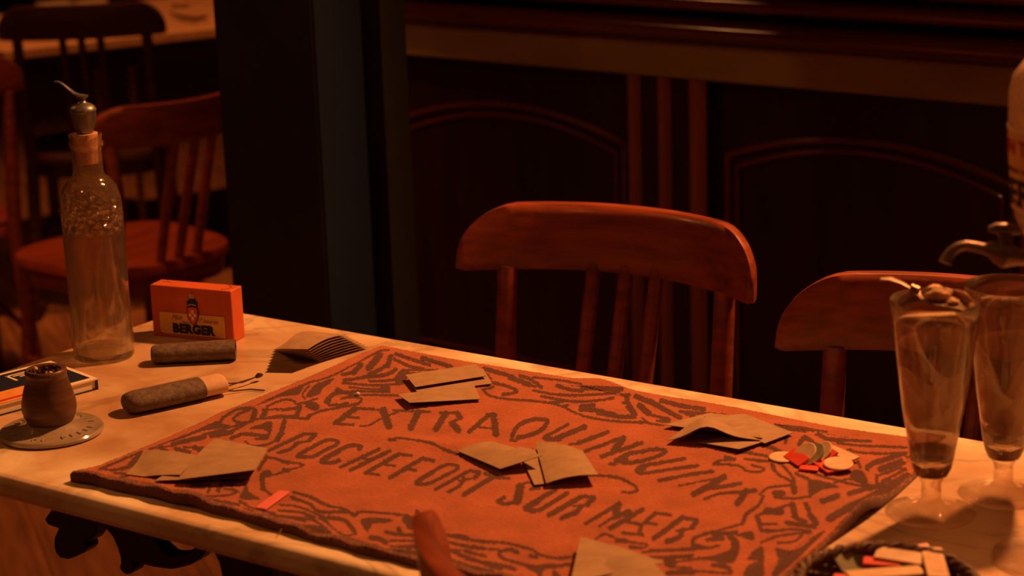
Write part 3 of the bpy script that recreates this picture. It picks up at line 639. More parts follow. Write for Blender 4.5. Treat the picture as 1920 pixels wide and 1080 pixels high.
S('D', 22, (1420,390),(1550,420),(1640,430)); S('D', 22, (1740,460),(1800,490),(1920,500)); PG('D', (1575,530),(1600,490),(1640,460),(1720,520),(1700,540),(1640,505),(1600,550)); S('D', 20, (1500,450),(1490,520)); S('D', 12, (1560,400),(1800,440))
S('E', 16, (990,325),(1160,342),(1330,350)); S('E', 14, (920,300),(1000,330)); S('E', 14, (1080,362),(1250,382),(1600,395)); S('E', 14, (1160,410),(1250,435),(1400,442),(1600,435)); S('E', 20, (1300,542),(1340,510),(1400,490),(1590,440)); S('E', 18, (1390,550),(1560,490)); S('E', 14, (1400,602),(1560,545)); S('E', 16, (1250,545),(1230,500)); S('E', 16, (900,270),(820,250),(640,230))
S('E', 11, (150,520),(200,492),(300,490)); S('E', 18, (240,465),(310,485)); S('E', 13, (160,520),(330,530),(400,570),(490,580),(530,555),(440,530)); S('E', 12, (330,440),(440,430)); S('E', 24, (560,390),(620,412)); S('E', 14, (430,440),(560,462)); S('E', 14, (380,480),(500,500)); S('E', 14, (690,440),(560,380)); S('E', 12, (1600,470),(1690,450)); S('E', 22, (590,525),(610,570))

S('E', 18, (1420,650),(1500,610),(1590,560)); S('E', 16, (1380,620),(1370,670)); S('E', 14, (1280,700),(1390,680),(1480,640)); S('E', 16, (860,380),(930,370)); S('E', 14, (760,540),(960,610),(1100,650),(1290,690)); S('E', 20, (780,600),(860,630))
S('B', 24, (600,690),(560,740)); S('D', 16, (1380,640),(1480,700),(1560,800)); S('D', 14, (1250,650),(1380,660)); S('A', 20, (1120,500),(1180,520)); S('A', 16, (600,600),(700,640),(820,670))

nx, ny = 640, 450
xs = np.linspace(RX0, RX1, nx + 1); ys = np.linspace(RY0, RY1, ny + 1)
XX, YY = np.meshgrid(xs, ys)                       # (ny+1, nx+1)
edge_in = np.minimum(np.minimum(XX - RX0, RX1 - XX), np.minimum(YY - RY0, RY1 - YY))
wob = .0015 * np.sin(XX * 70) + .0012 * np.sin(YY * 83 + 1)
ZZ = TOP + rug_z(XX, YY) + rng.normal(0, .00028, XX.shape)
roll = np.clip(edge_in / .005, 0, 1)
ZZ = ZZ - (1 - np.sqrt(1 - (1 - roll) ** 2)) * .0035
ZZ = ZZ + np.where(YY < RY0 + .012, .0012 * np.sin(XX * 130) + .001 * np.sin(XX * 47 + 2), 0)
bend = np.where(YY < RY0 + .02, .004 * np.sin(XX * 14), 0) + np.where(YY > RY1 - .03, .0025 * np.sin(XX * 23 + .5), 0)
YV = YY + bend + np.where(YY < RY0 + .012, .0012 * np.sin(XX * 95), 0)
XV = XX + np.where(XX > RX1 - .02, .003 * np.sin(YY * 20), 0) + (RX0 + .0 - XX) * 0 + .010 * np.clip((RY1 - YY) / (RY1 - RY0), 0, 1) * (XX < RX0 + 1) 
V = np.stack([XV, YV, ZZ], -1)
cc = (V[:-1, :-1] + V[1:, :-1] + V[:-1, 1:] + V[1:, 1:]) / 4
P = cc - CAM; zc = P @ FW
PX = 960 + F_PX * (P @ RT) / zc + rng.normal(0, .22, zc.shape); PY = 540 - F_PX * (P @ UP) / zc + rng.normal(0, .22, zc.shape)
PX = PX + rng.normal(0, .75, (PX.shape[0], 1)); PY = PY + rng.normal(0, .45, (1, PX.shape[1]))      # uneven rows of knots
def smooth_pts(q, closed):
    if len(q) < 3: return q
    n = len(q); loop = closed or q[0] == q[-1]
    if q[0] == q[-1]: q = q[:-1]; n -= 1
    out = []
    for i in range(n if loop else n - 1):
        if loop: a, b, c, d = q[i - 1], q[i], q[(i + 1) % n], q[(i + 2) % n]
        else: a, b, c, d = q[max(i - 1, 0)], q[i], q[i + 1], q[min(i + 2, n - 1)]
        for t in (0, .2, .4, .6, .8):
            out.append(tuple(.5 * (2 * b[k] + (c[k] - a[k]) * t + (2 * a[k] - 5 * b[k] + 4 * c[k] - d[k]) * t * t + (3 * b[k] - a[k] - 3 * c[k] + d[k]) * t ** 3) for k in (0, 1)))
    out.append(q[0] if loop else q[-1])
    return out
dark = np.zeros(PX.shape, bool)
for si, (c, w, pts) in enumerate(ST):
    ox, oy = CR[c]; q = smooth_pts([(ox + a / 4, oy + b / 4) for a, b in pts], w == 0); w = (w * 1.12 + 1 if si < N_LET else w * 1.3 + 3) if w else 0
    xa = min(a for a, b in q) - w / 8 - 1; xb = max(a for a, b in q) + w / 8 + 1; ya = min(b for a, b in q) - w / 8 - 1; yb_ = max(b for a, b in q) + w / 8 + 1
    m = (PX > xa) & (PX < xb) & (PY > ya) & (PY < yb_)
    if not m.any(): continue
    X_, Y_ = PX[m], PY[m]; hit = np.zeros(X_.shape, bool)
    if w:
        for (x0, y0), (x1, y1) in zip(q[:-1], q[1:]):
            dx, dy = x1 - x0, y1 - y0; L2 = dx * dx + dy * dy + 1e-9
            t = np.clip(((X_ - x0) * dx + (Y_ - y0) * dy) / L2, 0, 1)
            hit |= (X_ - x0 - t * dx) ** 2 + (Y_ - y0 - t * dy) ** 2 < (w / 8) ** 2
    else:
        n = len(q)
        for i in range(n):
            (x0, y0), (x1, y1) = q[i], q[(i + 1) % n]
            cnd = ((y0 > Y_) != (y1 > Y_)); hit ^= cnd & (X_ < (x1 - x0) * (Y_ - y0) / (y1 - y0 + 1e-12) + x0)
    dark[m] |= hit
ei = (edge_in[:-1, :-1] + edge_in[1:, 1:]) / 2
rim = (ei < .004) | ((YY[:-1, :-1] - RY0 < .009 + .003 * np.sin(XX[:-1, :-1] * 60)) & (XX[:-1, :-1] < 9))
LIGHT, DARK, RIMC = np.array([.385, .112, .050]), np.array([.092, .034, .023]), np.array([.15, .055, .035])
colr = np.where(dark[..., None], DARK, LIGHT)
yarn = rng.random(ei.shape)[..., None]
colr = np.where(rim[..., None], np.where(yarn > .75, np.array([.32, .13, .07]), RIMC), colr) * (1 + rng.normal(0, .07, ei.shape))[..., None]
# mesh: top grid + bottom grid + skirt
nv = (nx + 1) * (ny + 1)
Vb = V.copy(); Vb[..., 2] = np.maximum(TOP + .0006, V[..., 2] - .0085)
idx = np.arange(nv).reshape(ny + 1, nx + 1)
top_f = np.stack([idx[:-1, :-1], idx[:-1, 1:], idx[1:, 1:], idx[1:, :-1]], -1).reshape(-1, 4)
step = 1
border = np.concatenate([idx[0, :], idx[1:, -1], idx[-1, -2::-1], idx[-2:0:-1, 0]])
nb = len(border)
bot_v = Vb.reshape(-1, 3)[border]
skirt = np.stack([border, nv + np.arange(nb), nv + (np.arange(nb) + 1) % nb, np.roll(border, -1)], -1)
allv = np.concatenate([V.reshape(-1, 3), bot_v])
faces = np.concatenate([top_f, skirt])
rug_org = np.array([(RX0 + RX1) / 2, (RY0 + RY1) / 2, TOP])
me = bpy.data.meshes.new('game_mat')
me.vertices.add(len(allv)); me.vertices.foreach_set('co', (allv - rug_org).astype(np.float32).ravel())
me.loops.add(faces.size); me.loops.foreach_set('vertex_index', faces.astype(np.int32).ravel())
me.polygons.add(len(faces)); me.polygons.foreach_set('loop_start', (np.arange(len(faces)) * 4).astype(np.int32))
try: me.polygons.foreach_set('loop_total', np.full(len(faces), 4, np.int32))
except Exception: pass
me.update(calc_edges=True); me.validate()
cl = np.concatenate([colr.reshape(-1, 3), np.tile(RIMC, (nb, 1))]); cl = np.concatenate([cl, np.ones((len(cl), 1))], 1)
cl = np.clip(np.repeat(cl, 4, axis=0), 0, 1)
ca = me.color_attributes.new('pile', 'FLOAT_COLOR', 'CORNER'); ca.data.foreach_set('color', cl.astype(np.float32).ravel())
me.materials.append(MT['rug']); me.shade_smooth()
rug = bpy.data.objects.new('game_mat', me); COL.objects.link(rug); rug.location = tuple(rug_org)
props(rug, 'orange woven mat with dark scroll border and the words EXTRA QUINQUINA A ROCHEFORT SUR MER', 'mat')
rug['label'] = 'orange woven mat with dark scroll border and two lines of dark lettering'
def rug_top(x, y): return TOP + float(rug_z(np.array(x), np.array(y)))

# ---------------------------------------------------------------- things on the table
def depth(P): return float((np.asarray(P) - CAM) @ FW)
def lathe_from(rows, axis_px, foot):
    "rows of (width in px, picture row) -> (radius, height above the foot), around the vertical axis through foot"
    out = []
    for w, py in rows:
        z = zat(axis_px, py, foot[0], foot[1]); d = depth((foot[0], foot[1], z))
        out.append((w / 2 * d / F_PX, z - foot[2]))
    return out
def textmesh(body, size, depth_=.0004, shear=0.0, bold=0.0, fn=None, align='CENTER', space=1.0):
    "letters as mesh pieces, mapped by fn(u, v, d)"
    cu = bpy.data.curves.new('t', 'FONT'); cu.body = body; cu.size = size; cu.shear = shear; cu.offset = bold
    cu.align_x = align; cu.extrude = depth_; cu.space_character = space; cu.resolution_u = 3
    o = bpy.data.objects.new('t', cu); COL.objects.link(o)
    dg = bpy.context.evaluated_depsgraph_get(); me = bpy.data.meshes.new_from_object(o.evaluated_get(dg))
    vs = [fn(*v.co) for v in me.vertices]; fs = [tuple(p.vertices) for p in me.polygons]
    bpy.data.objects.remove(o); bpy.data.curves.remove(cu); bpy.data.meshes.remove(me)
    return vs, fs

# bottle with cork and pourer
fb = at(196, 668)
prof = lathe_from([(100, 668), (113, 663), (114, 640), (112, 560), (114, 450), (115, 400), (112, 372), (101, 350), (80, 336), (60, 327), (57, 318), (56, 280), (58, 275), (65, 272), (65, 266), (60, 262), (62, 254), (62, 250)], 178, fb)
prof[0] = (prof[0][0], 0.0); prof[1] = (prof[1][0], .003)
th = .0028
inner = [(max(r - th, .002), z) for r, z in prof[::-1]]
inner = [(r, z) for r, z in inner if z > .012] + [(prof[2][0] - .006, .010), (.012, .014), (.0005, .015)]
bottle = thing('glass_bottle', tuple(fb), 0, 'tall clear glass bottle with cork and metal pourer at the left', 'bottle')
MB().lathe([(.0005, .004), (prof[0][0] * .8, .003)] + prof + inner, n=96, cap=False).build('bottle_body', MT['bottle'], bottle, angle=80)
ztop = prof[-1][1]
rin = prof[-1][0] - th
rc_, zc_ = lathe_from([(42, 306)], 160, fb)[0]
MB().lathe([(rin * .70, zc_), (rin * .74, zc_ + .002), (rin * .86, ztop - .006), (rin * .88, ztop + .001)], n=40).build('cork', MT['cork'], bottle)
pr = lathe_from([(30, 249), (34, 245), (38, 239), (43, 229), (47, 217), (49, 209), (51, 207), (50, 204), (44, 199), (32, 195), (20, 193), (15, 191), (13, 188), (17, 185), (24, 182), (25, 179), (12, 178)], 153, fb)
pr[0] = (pr[0][0], ztop + .0015)
pourer = MB().lathe(pr, n=40).build('pourer', MT['pewter'], bottle)
zs = pr[-1][1]
dimg = RT * 1.0
spt = [(160, 179), (148, 179), (139, 175), (129, 167), (118, 158), (109, 153), (102, 153)]
dsp = depth((fb[0], fb[1], fb[2] + zs)); pts = []
for a, b in spt:
    dd = FW + RT * (a - 960) / F_PX - UP * (b - 540) / F_PX
    pts.append(CAM + dd * dsp - fb)
MB().tube(pts, [.0035, .0060, .0050, .0042, .0036, .0030, .0020], 14, sq=.42).build('spout', MT['pewter'], pourer)

# berger box
L_, R_, B_ = at(288, 629), at(439, 643), at(465, 632)
wv = (R_ - L_)[:2]; Wb = float(np.hypot(*wv)); ab = math.atan2(wv[1], wv[0]); Db = .0 + abs(float((B_ - R_)[0] * -math.sin(ab) + (B_ - R_)[1] * math.cos(ab)))
Hb = zat(432, 546, R_[0], R_[1]) - TOP
box = thing('advertising_box', tuple(L_), ab, 'small orange red cardboard box with yellow label, cross shield and large black lettering', 'box')
MB().box(0, Wb, 0, Db, 0, Hb).build('carton', MT['red_card'], box, smooth=True, bevel=.0015, angle=60)
def ff(u, v): return (u * Wb, v * Hb)
lab = MB().prism([ff(.095, .49), ff(.905, .49), ff(.905, .07), (.13 * Wb, .07 * Hb), (.095 * Wb, .10 * Hb)], lambda a, b, d: (a, d, b), -.0005, .0).build('label', MT['label'], box, smooth=False)
lab['label'] = 'yellow paper label'
x0, z0 = .09 * Wb, .06 * Hb; x1, z1 = .91 * Wb, .50 * Hb
MB().box(x0, x1, -.0003, 0, z0, z1).build('label_border', MT['brown_ink'], box, smooth=False)
def onface(cx, cz, y=-.0011, sx=1.0):
    return lambda u, v, d: (cx + u * sx, y - d, cz + v)
vs, fs = textmesh('BERGER', Hb * .235, .0003, bold=.0011, fn=onface(.51 * Wb, .115 * Hb, -.0008, 1.02), space=1.08)
MB().add(vs, fs).build('lettering', MT['ink'], lab, smooth=False)
vs, fs = textmesh('Midi', Hb * .13, .0001, shear=.45, fn=onface(.31 * Wb, .36 * Hb, -.0007)); m_ = MB().add(vs, fs)
vs, fs = textmesh('7 heures', Hb * .12, .0001, shear=.45, fn=onface(.70 * Wb, .34 * Hb, -.0007)); m_.add(vs, fs)
vs, fs = textmesh("l'heure du", Hb * .085, .0001, shear=.45, fn=onface(.46 * Wb, .295 * Hb, -.0007)); m_.add(vs, fs)
m_.build('lettering', MT['brown_ink'], lab, smooth=False)
sh_ = [(-.055, .62), (0, .63), (.055, .62), (.062, .50), (.05, .40), (.025, .33), (0, .29), (-.025, .33), (-.05, .40), (-.062, .50)]
sd = MB().prism([(.52 * Wb + a * Wb, b * Hb) for a, b in sh_], lambda a, b, d: (a, d, b), -.0016, -.0006).build('shield', MT['red_token'], box, smooth=False)
MB().prism([(.52 * Wb + a * 1.22 * Wb, (b - .46) * 1.12 * Hb + .46 * Hb) for a, b in sh_], lambda a, b, d: (a, d, b), -.0012, -.0006).build('shield_border', MT['navy'], box, smooth=False)
c_ = MB(); cx, cz = .52 * Wb, .475 * Hb
c_.box(cx - .0018, cx + .0018, -.002, -.0016, cz - .007, cz + .007); c_.box(cx - .0055, cx + .0055, -.002, -.0016, cz - .0016, cz + .002)
c_.build('cross', MT['cream'], sd, smooth=False)
cr_ = [(-.055, .645), (.055, .645), (.07, .72), (.045, .76), (.02, .83), (0, .86), (-.02, .83), (-.045, .76), (-.07, .72)]
cw = MB().prism([(.52 * Wb + a * Wb, b * Hb) for a, b in cr_], lambda a, b, d: (a, d, b), -.0012, -.0002).build('crown', MT['navy'], box, smooth=False)
k_ = MB()
for a in (-.02, 0, .02): k_.box(cx + a * Wb - .0006, cx + a * Wb + .0006, -.0016, -.0012, .80 * Hb, .88 * Hb)
arc_ = [(cx + math.sin(t) * .0058, -.0016, .655 * Hb + math.cos(t) * .0022) for t in [(-1.4 + 2.8 * q / 8) for q in range(9)]]
k_.tube(arc_, .0005, 6); k_.build('crown_ornament', MT['cream'], cw, smooth=False)
MB().tube([(Wb * .93 - Db * .38 + Db * .38 * math.cos(t), Db * .5 + Db * .36 * math.sin(t), Hb) for t in [(-1.3 + 2.6 * q / 14) for q in range(15)]], .0005, 6).build('lid_cut', MT['ink'], box, smooth=False)
MB().tube([(Wb * .13 + Db * .25 * math.cos(t), Db * .45 + Db * .2 * math.sin(t), Hb) for t in [(.6 + 2.0 * q / 10) for q in range(11)]], .0005, 6).build('lid_cut', MT['ink'], box, smooth=False)

# case halves with spectacles
def oval_tube(mb, pts, hs, vz, n=28, mi=0):
    pts = [np.array(p) for p in pts]; d = pts[-1] - pts[0]; d[2] = 0; d /= np.linalg.norm(d); side = np.array([-d[1], d[0], 0]); upv = np.array([0, 0, 1.])
    vs = []; fs = []
    for p, h, v in zip(pts, hs, vz):
        for k in range(n):
            a = 2 * PI * k / n; vs.append(p + side * h * math.cos(a) + upv * v * math.sin(a))
    for i in range(len(pts) - 1):
        for k in range(n): fs.append((i * n + k, i * n + (k + 1) % n, (i + 1) * n + (k + 1) % n, (i + 1) * n + k))
    fs.append(tuple(range(n - 1, -1, -1))); fs.append(tuple((len(pts) - 1) * n + k for k in range(n)))
    return mb.add(vs, fs, mi)
def lerp(a, b, t): return np.asarray(a) * (1 - t) + np.asarray(b) * t
E0, E1 = at(284, 664, .7625), at(442, 655, .7625)
ts = [0, .02, .05, .1, .3, .6, .85, 1.0, 1.0, .85, .3]
hs = [.012, .0155, .0165, .0175, .018, .019, .0195, .0195, .0178, .0178, .016]
vz = [.008, .0105, .0112, .0118, .012, .0125, .0125, .0125, .0112, .0112, .010]
o = oval_tube(MB(), [lerp(E0, E1, t) for t in ts], hs, vz).build('case_lid', MT['case'], origin=tuple([E0[0], E0[1], TOP]))
props(o, 'empty dark grey lid of a spectacle case lying before the orange box', 'case')
E0, E1 = at(232, 758, .763), at(375, 727, .763); E2 = at(417, 718, .763)
case = thing('spectacle_case', (E0[0], E0[1], TOP), 0, 'open oval spectacle case, grey with tan inner sleeve, lying on the marble', 'case')
ts = [0, .012, .04, .09, .16, .5, 1.0]; hs = [.006, .0115, .0165, .0195, .021, .0215, .021]; vz = [.004, .0075, .0105, .0122, .0128, .0130, .0128]
oval_tube(MB(), [lerp(E0, E1, t) for t in ts], hs, vz).build('case_body', MT['case'], case, origin=(E0[0], E0[1], TOP), loc=(0, 0, 0))
ts = [0, .3, .8, .97, 1, 1, .6]; hs = [.0195, .0195, .0195, .019, .018, .0172, .0165]; vz = [.0115, .0115, .0115, .011, .0105, .0098, .009]
oval_tube(MB(), [lerp(E1, E2, t) for t in ts], hs, vz).build('inner_sleeve', MT['sleeve'], case, origin=(E0[0], E0[1], TOP), loc=(0, 0, 0))
gl0 = at(440, 722, .757)
spec = thing('wire_spectacles', (gl0[0], gl0[1], TOP), 0, 'thin wire spectacle arms sticking out of the grey case', 'spectacles')
gor = (gl0[0], gl0[1], TOP)
for ptz in ([(406, 714, .764), (430, 719, .758), (455, 717, .756), (472, 710, .757), (484, 705, .757)], [(406, 726, .760), (430, 723, .757), (455, 715, .757), (484, 706, .757)], [(406, 733, .757), (440, 733, .753), (470, 730, .752), (496, 732, .752)]):
    MB().tube([at(*q) for q in ptz], .0009, 8).build('temple_arm', MT['wire'], spec, origin=gor, loc=(0, 0, 0))
MB().tube([at(480, 707, .757), at(485, 704, .758), at(491, 703, .757)], [.002, .0034, .002], 10).build('nose_bridge', MT['wire'], spec, origin=gor, loc=(0, 0, 0))

# match holder with striker pot on a glazed base
fs_ = at(97, 812)
holder = thing('match_striker', tuple(fs_), 0, 'turned brown wooden match pot on a round glazed grey base', 'match holder')
k = depth(fs_) / F_PX
rb = 97 * k
MB().lathe([(rb * .94, 0), (rb, .002), (rb, .005), (rb * .97, .0068), (rb * .92, .0066), (rb * .80, .0072), (rb * .62, .0088), (rb * .48, .0125), (rb * .42, .0150), (.001, .0155)], n=96).build('glazed_base', MT['porcelain'], holder)
rl = MB()
for q in range(26):
    a = 2 * PI * q / 26; r_ = rb * .76
    if q % 4 == 3: continue
    rl.tube([(r_ * math.cos(a) - .003 * math.cos(a), r_ * math.sin(a) - .003 * math.sin(a), .0084), (r_ * math.cos(a) + .0035 * math.cos(a), r_ * math.sin(a) + .0035 * math.sin(a), .0076)], .0009, 6)
    if q % 3 == 0: rl.tube([(r_ * math.cos(a + .1), r_ * math.sin(a + .1), .0080), (r_ * math.cos(a), r_ * math.sin(a), .0080)], .0008, 6)
rl.build('raised_marks', MT['porcelain'], holder)
rows = [(80, 791), (88, 785), (97, 775), (102, 763), (101, 752), (92, 733), (81, 715), (75, 703), (77, 700), (79, 696), (77, 692), (73, 690)]
pf = lathe_from(rows, 95, fs_); pf = [(r, z) for r, z in pf]
zoff = pf[0][1] - .0135; pf = [(r, z - zoff * (1 - i / (len(pf) - 1))) for i, (r, z) in enumerate(pf)]
ztopm = pf[-1][1]
pot = MB().lathe(pf + [(pf[-1][0] - .005, ztopm - .001), (pf[-1][0] - .0055, ztopm - .006), (pf[-1][0] - .002, ztopm - .030), (.001, ztopm - .031)], n=64, cap=False).build('match_pot', MT['turned'], holder, angle=50)
G3 = 'used matches standing in the wooden pot'
for i in range(9):
    a = i * 2.4; r_ = .0035 + .0115 * math.sqrt((i + .5) / 9)
    bx, by = r_ * .75 * math.cos(a), r_ * .75 * math.sin(a); tx, ty = r_ * 1.25 * math.cos(a), r_ * 1.25 * math.sin(a)
    h = ztopm - .0035 + .005 * ((i * 7) % 5) / 5
    mt_ = thing('match', (fs_[0] + bx, fs_[1] + by, TOP + ztopm - .0295), 0, 'spent wooden match with black head standing in the turned wooden pot', 'match', G3)
    H_ = h - (ztopm - .0295)
    MB().tube([(0, 0, 0), (tx - bx, ty - by, H_ - .003)], .0013, 6).build('stick', MT['matchwood'], mt_, smooth=False)
    MB().tube([(tx - bx, ty - by, H_ - .0035), (tx - bx, ty - by, H_ - .001), (tx - bx, ty - by, H_ + .001)], [.0020, .0030, .0016], 8).build('match_head', MT['burnt'] if i % 4 else MT['matchwood'], mt_)

# flat printed box at the left edge
zt_ = TOP + .0145
K0, K1 = at(183, 709, zt_), at(61, 685, zt_)          # near right corner, far corner
K2 = at(-60, 774, zt_)
e1 = (K1 - K0)[:2]; l1 = float(np.hypot(*e1)); e2 = (K2 - K0)[:2]; l2 = float(np.hypot(*e2))
ak = math.atan2(e2[1], e2[0])                          # long axis from K0 towards the left
bk = thing('printed_card_box', (float(K0[0]), float(K0[1]), TOP), ak, 'flat printed box in cream, navy and orange lying half outside the left edge', 'box')
cA, sA = math.cos(-ak), math.sin(-ak); w_ = e1[0] * sA + e1[1] * cA
sg = 1 if w_ > 0 else -1; Wk = abs(w_)
def yy(a, b): return (min(a * sg, b * sg), max(a * sg, b * sg))
MB().box(.0, l2, *yy(0, Wk), 0, .0015).build('bottom_cover', MT['navy'], bk, smooth=False)
MB().box(.003, l2, *yy(.002, Wk - .002), .0015, .0125).build('inner_tray', MT['cream'], bk, smooth=False)
MB().box(.0, .003, *yy(0, Wk), .0015, .0125).build('spine', MT['ink'], bk, smooth=False)
tc_ = MB().box(.0, l2, *yy(0, Wk), .0125, .0145).build('top_cover', MT['cream'], bk, smooth=False)
MB().box(.006, l2, *yy(.008, Wk - .007), .0145, .0148).build('navy_panel', MT['navy'], tc_, smooth=False)
MB().box(.075, l2, *yy(.0, .042), .0148, .0151).build('orange_panel', noisy('orange_print', (.74, .30, .06), (.82, .38, .09), (70, 70, 70), .6), tc_, smooth=False)
MB().box(.082, l2, *yy(.006, .012), .0151, .0153).build('red_stripe', MT['red_ink'], tc_, smooth=False)
ch_ = MB()
for q in range(4):
    x_a, y_a = .074 - q * .006, Wk - .017 - q * .0065
    ch_.box(.030, x_a, *yy(y_a - .0028, y_a), .0148, .0152)
ch_.box(.071, .0745, *yy(Wk - .043, Wk - .0165), .0148, .0152)
ch_.build('chevron_stripes', MT['cream'], tc_, smooth=False)

# kraft paper slips
def slip(corners, hts, label, group=None, base=None, curl=None, name='paper_slip', m='kraft', n=14, th=.0007):
    "corners: four px points around; hts: height of each corner above what it lies on"
    P4 = []
    for (a, b), h in zip(corners, hts):
        z = TOP + .001; 
        for _ in range(4):
            p = at(a, b, z)
            ins = (RX0 < p[0] < RX1) and (RY0 < p[1] < RY1)
            z = (base if base is not None else (rug_top(p[0], p[1]) if ins else TOP)) + .0012 + h
        P4.append(at(a, b, z))
    org = sum(P4) / 4; vs = []; fs = []
    for j in range(n + 1):
        for i in range(n + 1):
            u, v = i / n, j / n
            p = P4[0] * (1 - u) * (1 - v) + P4[1] * u * (1 - v) + P4[2] * u * v + P4[3] * (1 - u) * v
            p = p.copy()
            if curl: p[2] += curl(u, v)
            ins = (RX0 < p[0] < RX1) and (RY0 < p[1] < RY1)
            lo = (rug_top(p[0], p[1]) if ins else TOP) + .0009
            if base is not None: lo = max(lo, base)
            p[2] = max(p[2], lo)
            vs.append(p)
    low = min(v[2] for v in vs); org[2] = low
    N2 = (n + 1) ** 2
    vs = [v - org for v in vs] + [v - org + np.array([0, 0, th]) for v in vs]
    for j in range(n):
        for i in range(n):
            a = j * (n + 1) + i; q = (a, a + 1, a + n + 2, a + n + 1)
            fs.append(q[::-1]); fs.append(tuple(x + N2 for x in q))
    ring = [i for i in range(n + 1)] + [j * (n + 1) + n for j in range(1, n + 1)] + [n * (n + 1) + i for i in range(n - 1, -1, -1)] + [j * (n + 1) for j in range(n - 1, 0, -1)]
    for a, b in zip(ring, ring[1:] + ring[:1]): fs.append((a, b, b + N2, a + N2))
    o = MB().add(vs, fs).build(name, MT[m], loc=tuple(org), angle=50)
    props(o, label, 'paper slip', group); return o
# stack on the marble
for i in range(8):
    d = i
    slip([(513 + d * 2, 656 - d * .2), (583 + d * .5, 628 - d * .8), (690 - d * 6, 651 - d * 3.2), (598 - d * 3, 678 - d * 3.2)], [.001 + .0018 * i] * 4,
         'brown paper slip fanned out in the stack on the marble beyond the mat', 'paper slips in the fanned stack', base=TOP + .0004 + .0018 * i,
         curl=(lambda u, v, i=i: (.002 + .0009 * i) * math.sin(PI * u) * (1 - .5 * v)))
slip([(760, 705), (892, 685), (912, 707), (779, 728)], [.004, .004, .004, .004], 'upper slip of the neat pair by the mat\'s far edge', 'brown slips on the mat', curl=lambda u, v: .001)
slip([(768, 712), (906, 692), (923, 720), (783, 738)], [.001, .001, .001, .001], 'lower slip of the neat pair by the mat\'s far edge', 'brown slips on the mat')
slip([(745, 740), (890, 724), (901, 749), (768, 756)], [.004, .001, .002, .006], 'single slip just before the neat pair, above the word EXTRA', 'brown slips on the mat')
slip([(270, 845), (371, 855), (338, 891), (236, 901)], [.003, .003, .005, .001], 'leftmost slip on the mat, near its left corner', 'brown slips on the mat', curl=lambda u, v: .002 * math.sin(PI * u))
slip([(404, 823), (502, 842), (478, 882), (335, 900)], [.004, .004, .013, .006], 'bent slip right of the leftmost one, its near edge lifted', 'brown slips on the mat', curl=lambda u, v: .004 * math.sin(PI * v) * (1 - u) )
slip([(345, 868), (470, 872), (460, 897), (290, 902)], [.000, .000, .001, .001], 'slip hidden beneath the bent pair at the mat\'s left corner', 'brown slips on the mat')
slip([(1003, 829), (1092, 846), (1122, 891), (1024, 907)], [.005, .006, .010, .004], 'broad slip in the middle of the mat, right one of the trio', 'brown slips on the mat', curl=lambda u, v: .003 * math.sin(PI * u))
slip([(968, 838), (1040, 850), (1020, 908), (1002, 910)], [.001, .001, .001, .001], 'narrow slip peeping out below the trio in the mat\'s middle', 'brown slips on the mat')
slip([(857, 846), (925, 829), (1017, 855), (938, 880)], [.001, .003, .014, .005], 'slip with rolled up edge in the middle of the mat, left one of the trio', 'brown slips on the mat', curl=lambda u, v: .003 * math.sin(PI * u) * (1 - v))
slip([(1245, 797), (1330, 775), (1400, 783), (1430, 822)], [.003, .002, .002, .005], 'slip beneath the peaked one at the mat\'s far right', 'brown slips on the mat')
slip([(1320, 782), (1397, 777), (1487, 812), (1434, 832)], [.004, .003, .002, .003], 'ribbed slip right of the peaked one at the mat\'s far right', 'brown slips on the mat')
slip([(1310, 830), (1420, 808), (1480, 814), (1386, 843)], [.002, .002, .001, .004], 'lowest slip under the peaked one at the mat\'s far right', 'brown slips on the mat')
slip([(1252, 827), (1300, 790), (1345, 790), (1425, 826)], [.003, .006, .006, .004], 'slip folded into a raised peak at the mat\'s far right', 'brown slips on the mat', curl=lambda u, v: .012 * math.exp(-((v - .42) / .22) ** 2) * (1 - u) + .004 * math.sin(PI * v))
slip([(1088, 1008), (1165, 1027), (1246, 1056), (1070, 1092)], [.010, .008, .006, .010], 'slip at the bottom of the picture, far one of two crossing', 'brown slips on the mat')
slip([(1140, 1046), (1220, 1050), (1262, 1094), (1100, 1110)], [.012, .012, .010, .012], 'slip at the bottom of the picture, lying on the other one', 'brown slips on the mat', curl=lambda u, v: .002 * math.sin(PI * u))

# tokens
def disc_token(px, py, r, m, label, lift=.002, tilt=0, taz=0, group='tokens heaped on the mat', h=.0022):
    z = TOP
    for _ in range(3):
        p = at(px, py, z); z = rug_top(p[0], p[1]) + lift
    p = at(px, py, z)
    o = MB().lathe([(r * .93, -h / 2), (r, -h / 4), (r, h / 4), (r * .93, h / 2), (r * .8, h / 2 - .0003), (.0005, h / 2 - .0003)], n=40).build('game_token', MT[m], loc=tuple(p))
    q = Matrix.Rotation(taz, 4, 'Z') @ Matrix.Rotation(tilt, 4, 'X')
    o.rotation_euler = q.to_euler(); props(o, label, 'token', group); return o
def bar_token(cx, cy, L, W, m, label, lift=.002, az=0, tilt=0, roll_=0, group='tokens heaped on the mat', h=.0024, z=None, inlay=False):
    if z is None:
        z = TOP
        for _ in range(3):
            p = at(cx, cy, z); z = rug_top(p[0], p[1]) + lift
    p = at(cx, cy, z)
    o = MB().box(-L / 2, L / 2, -W / 2, W / 2, -h / 2, h / 2).build('game_token', MT[m], loc=tuple(p), bevel=.0006, angle=60)
    if inlay:
        MB().box(-L * .34, L * .34, -W * .30, W * .30, h / 2, h / 2 + .0003).build('engraved_field', MT['sleeve'], o, smooth=False)
    q = Matrix.Rotation(az, 4, 'Z') @ Matrix.Rotation(roll_, 4, 'X') @ Matrix.Rotation(tilt, 4, 'Y')
    o.rotation_euler = q.to_euler(); props(o, label, 'token', group); return o
AZR = YAW * -1   # direction of the picture's rightward axis in the world
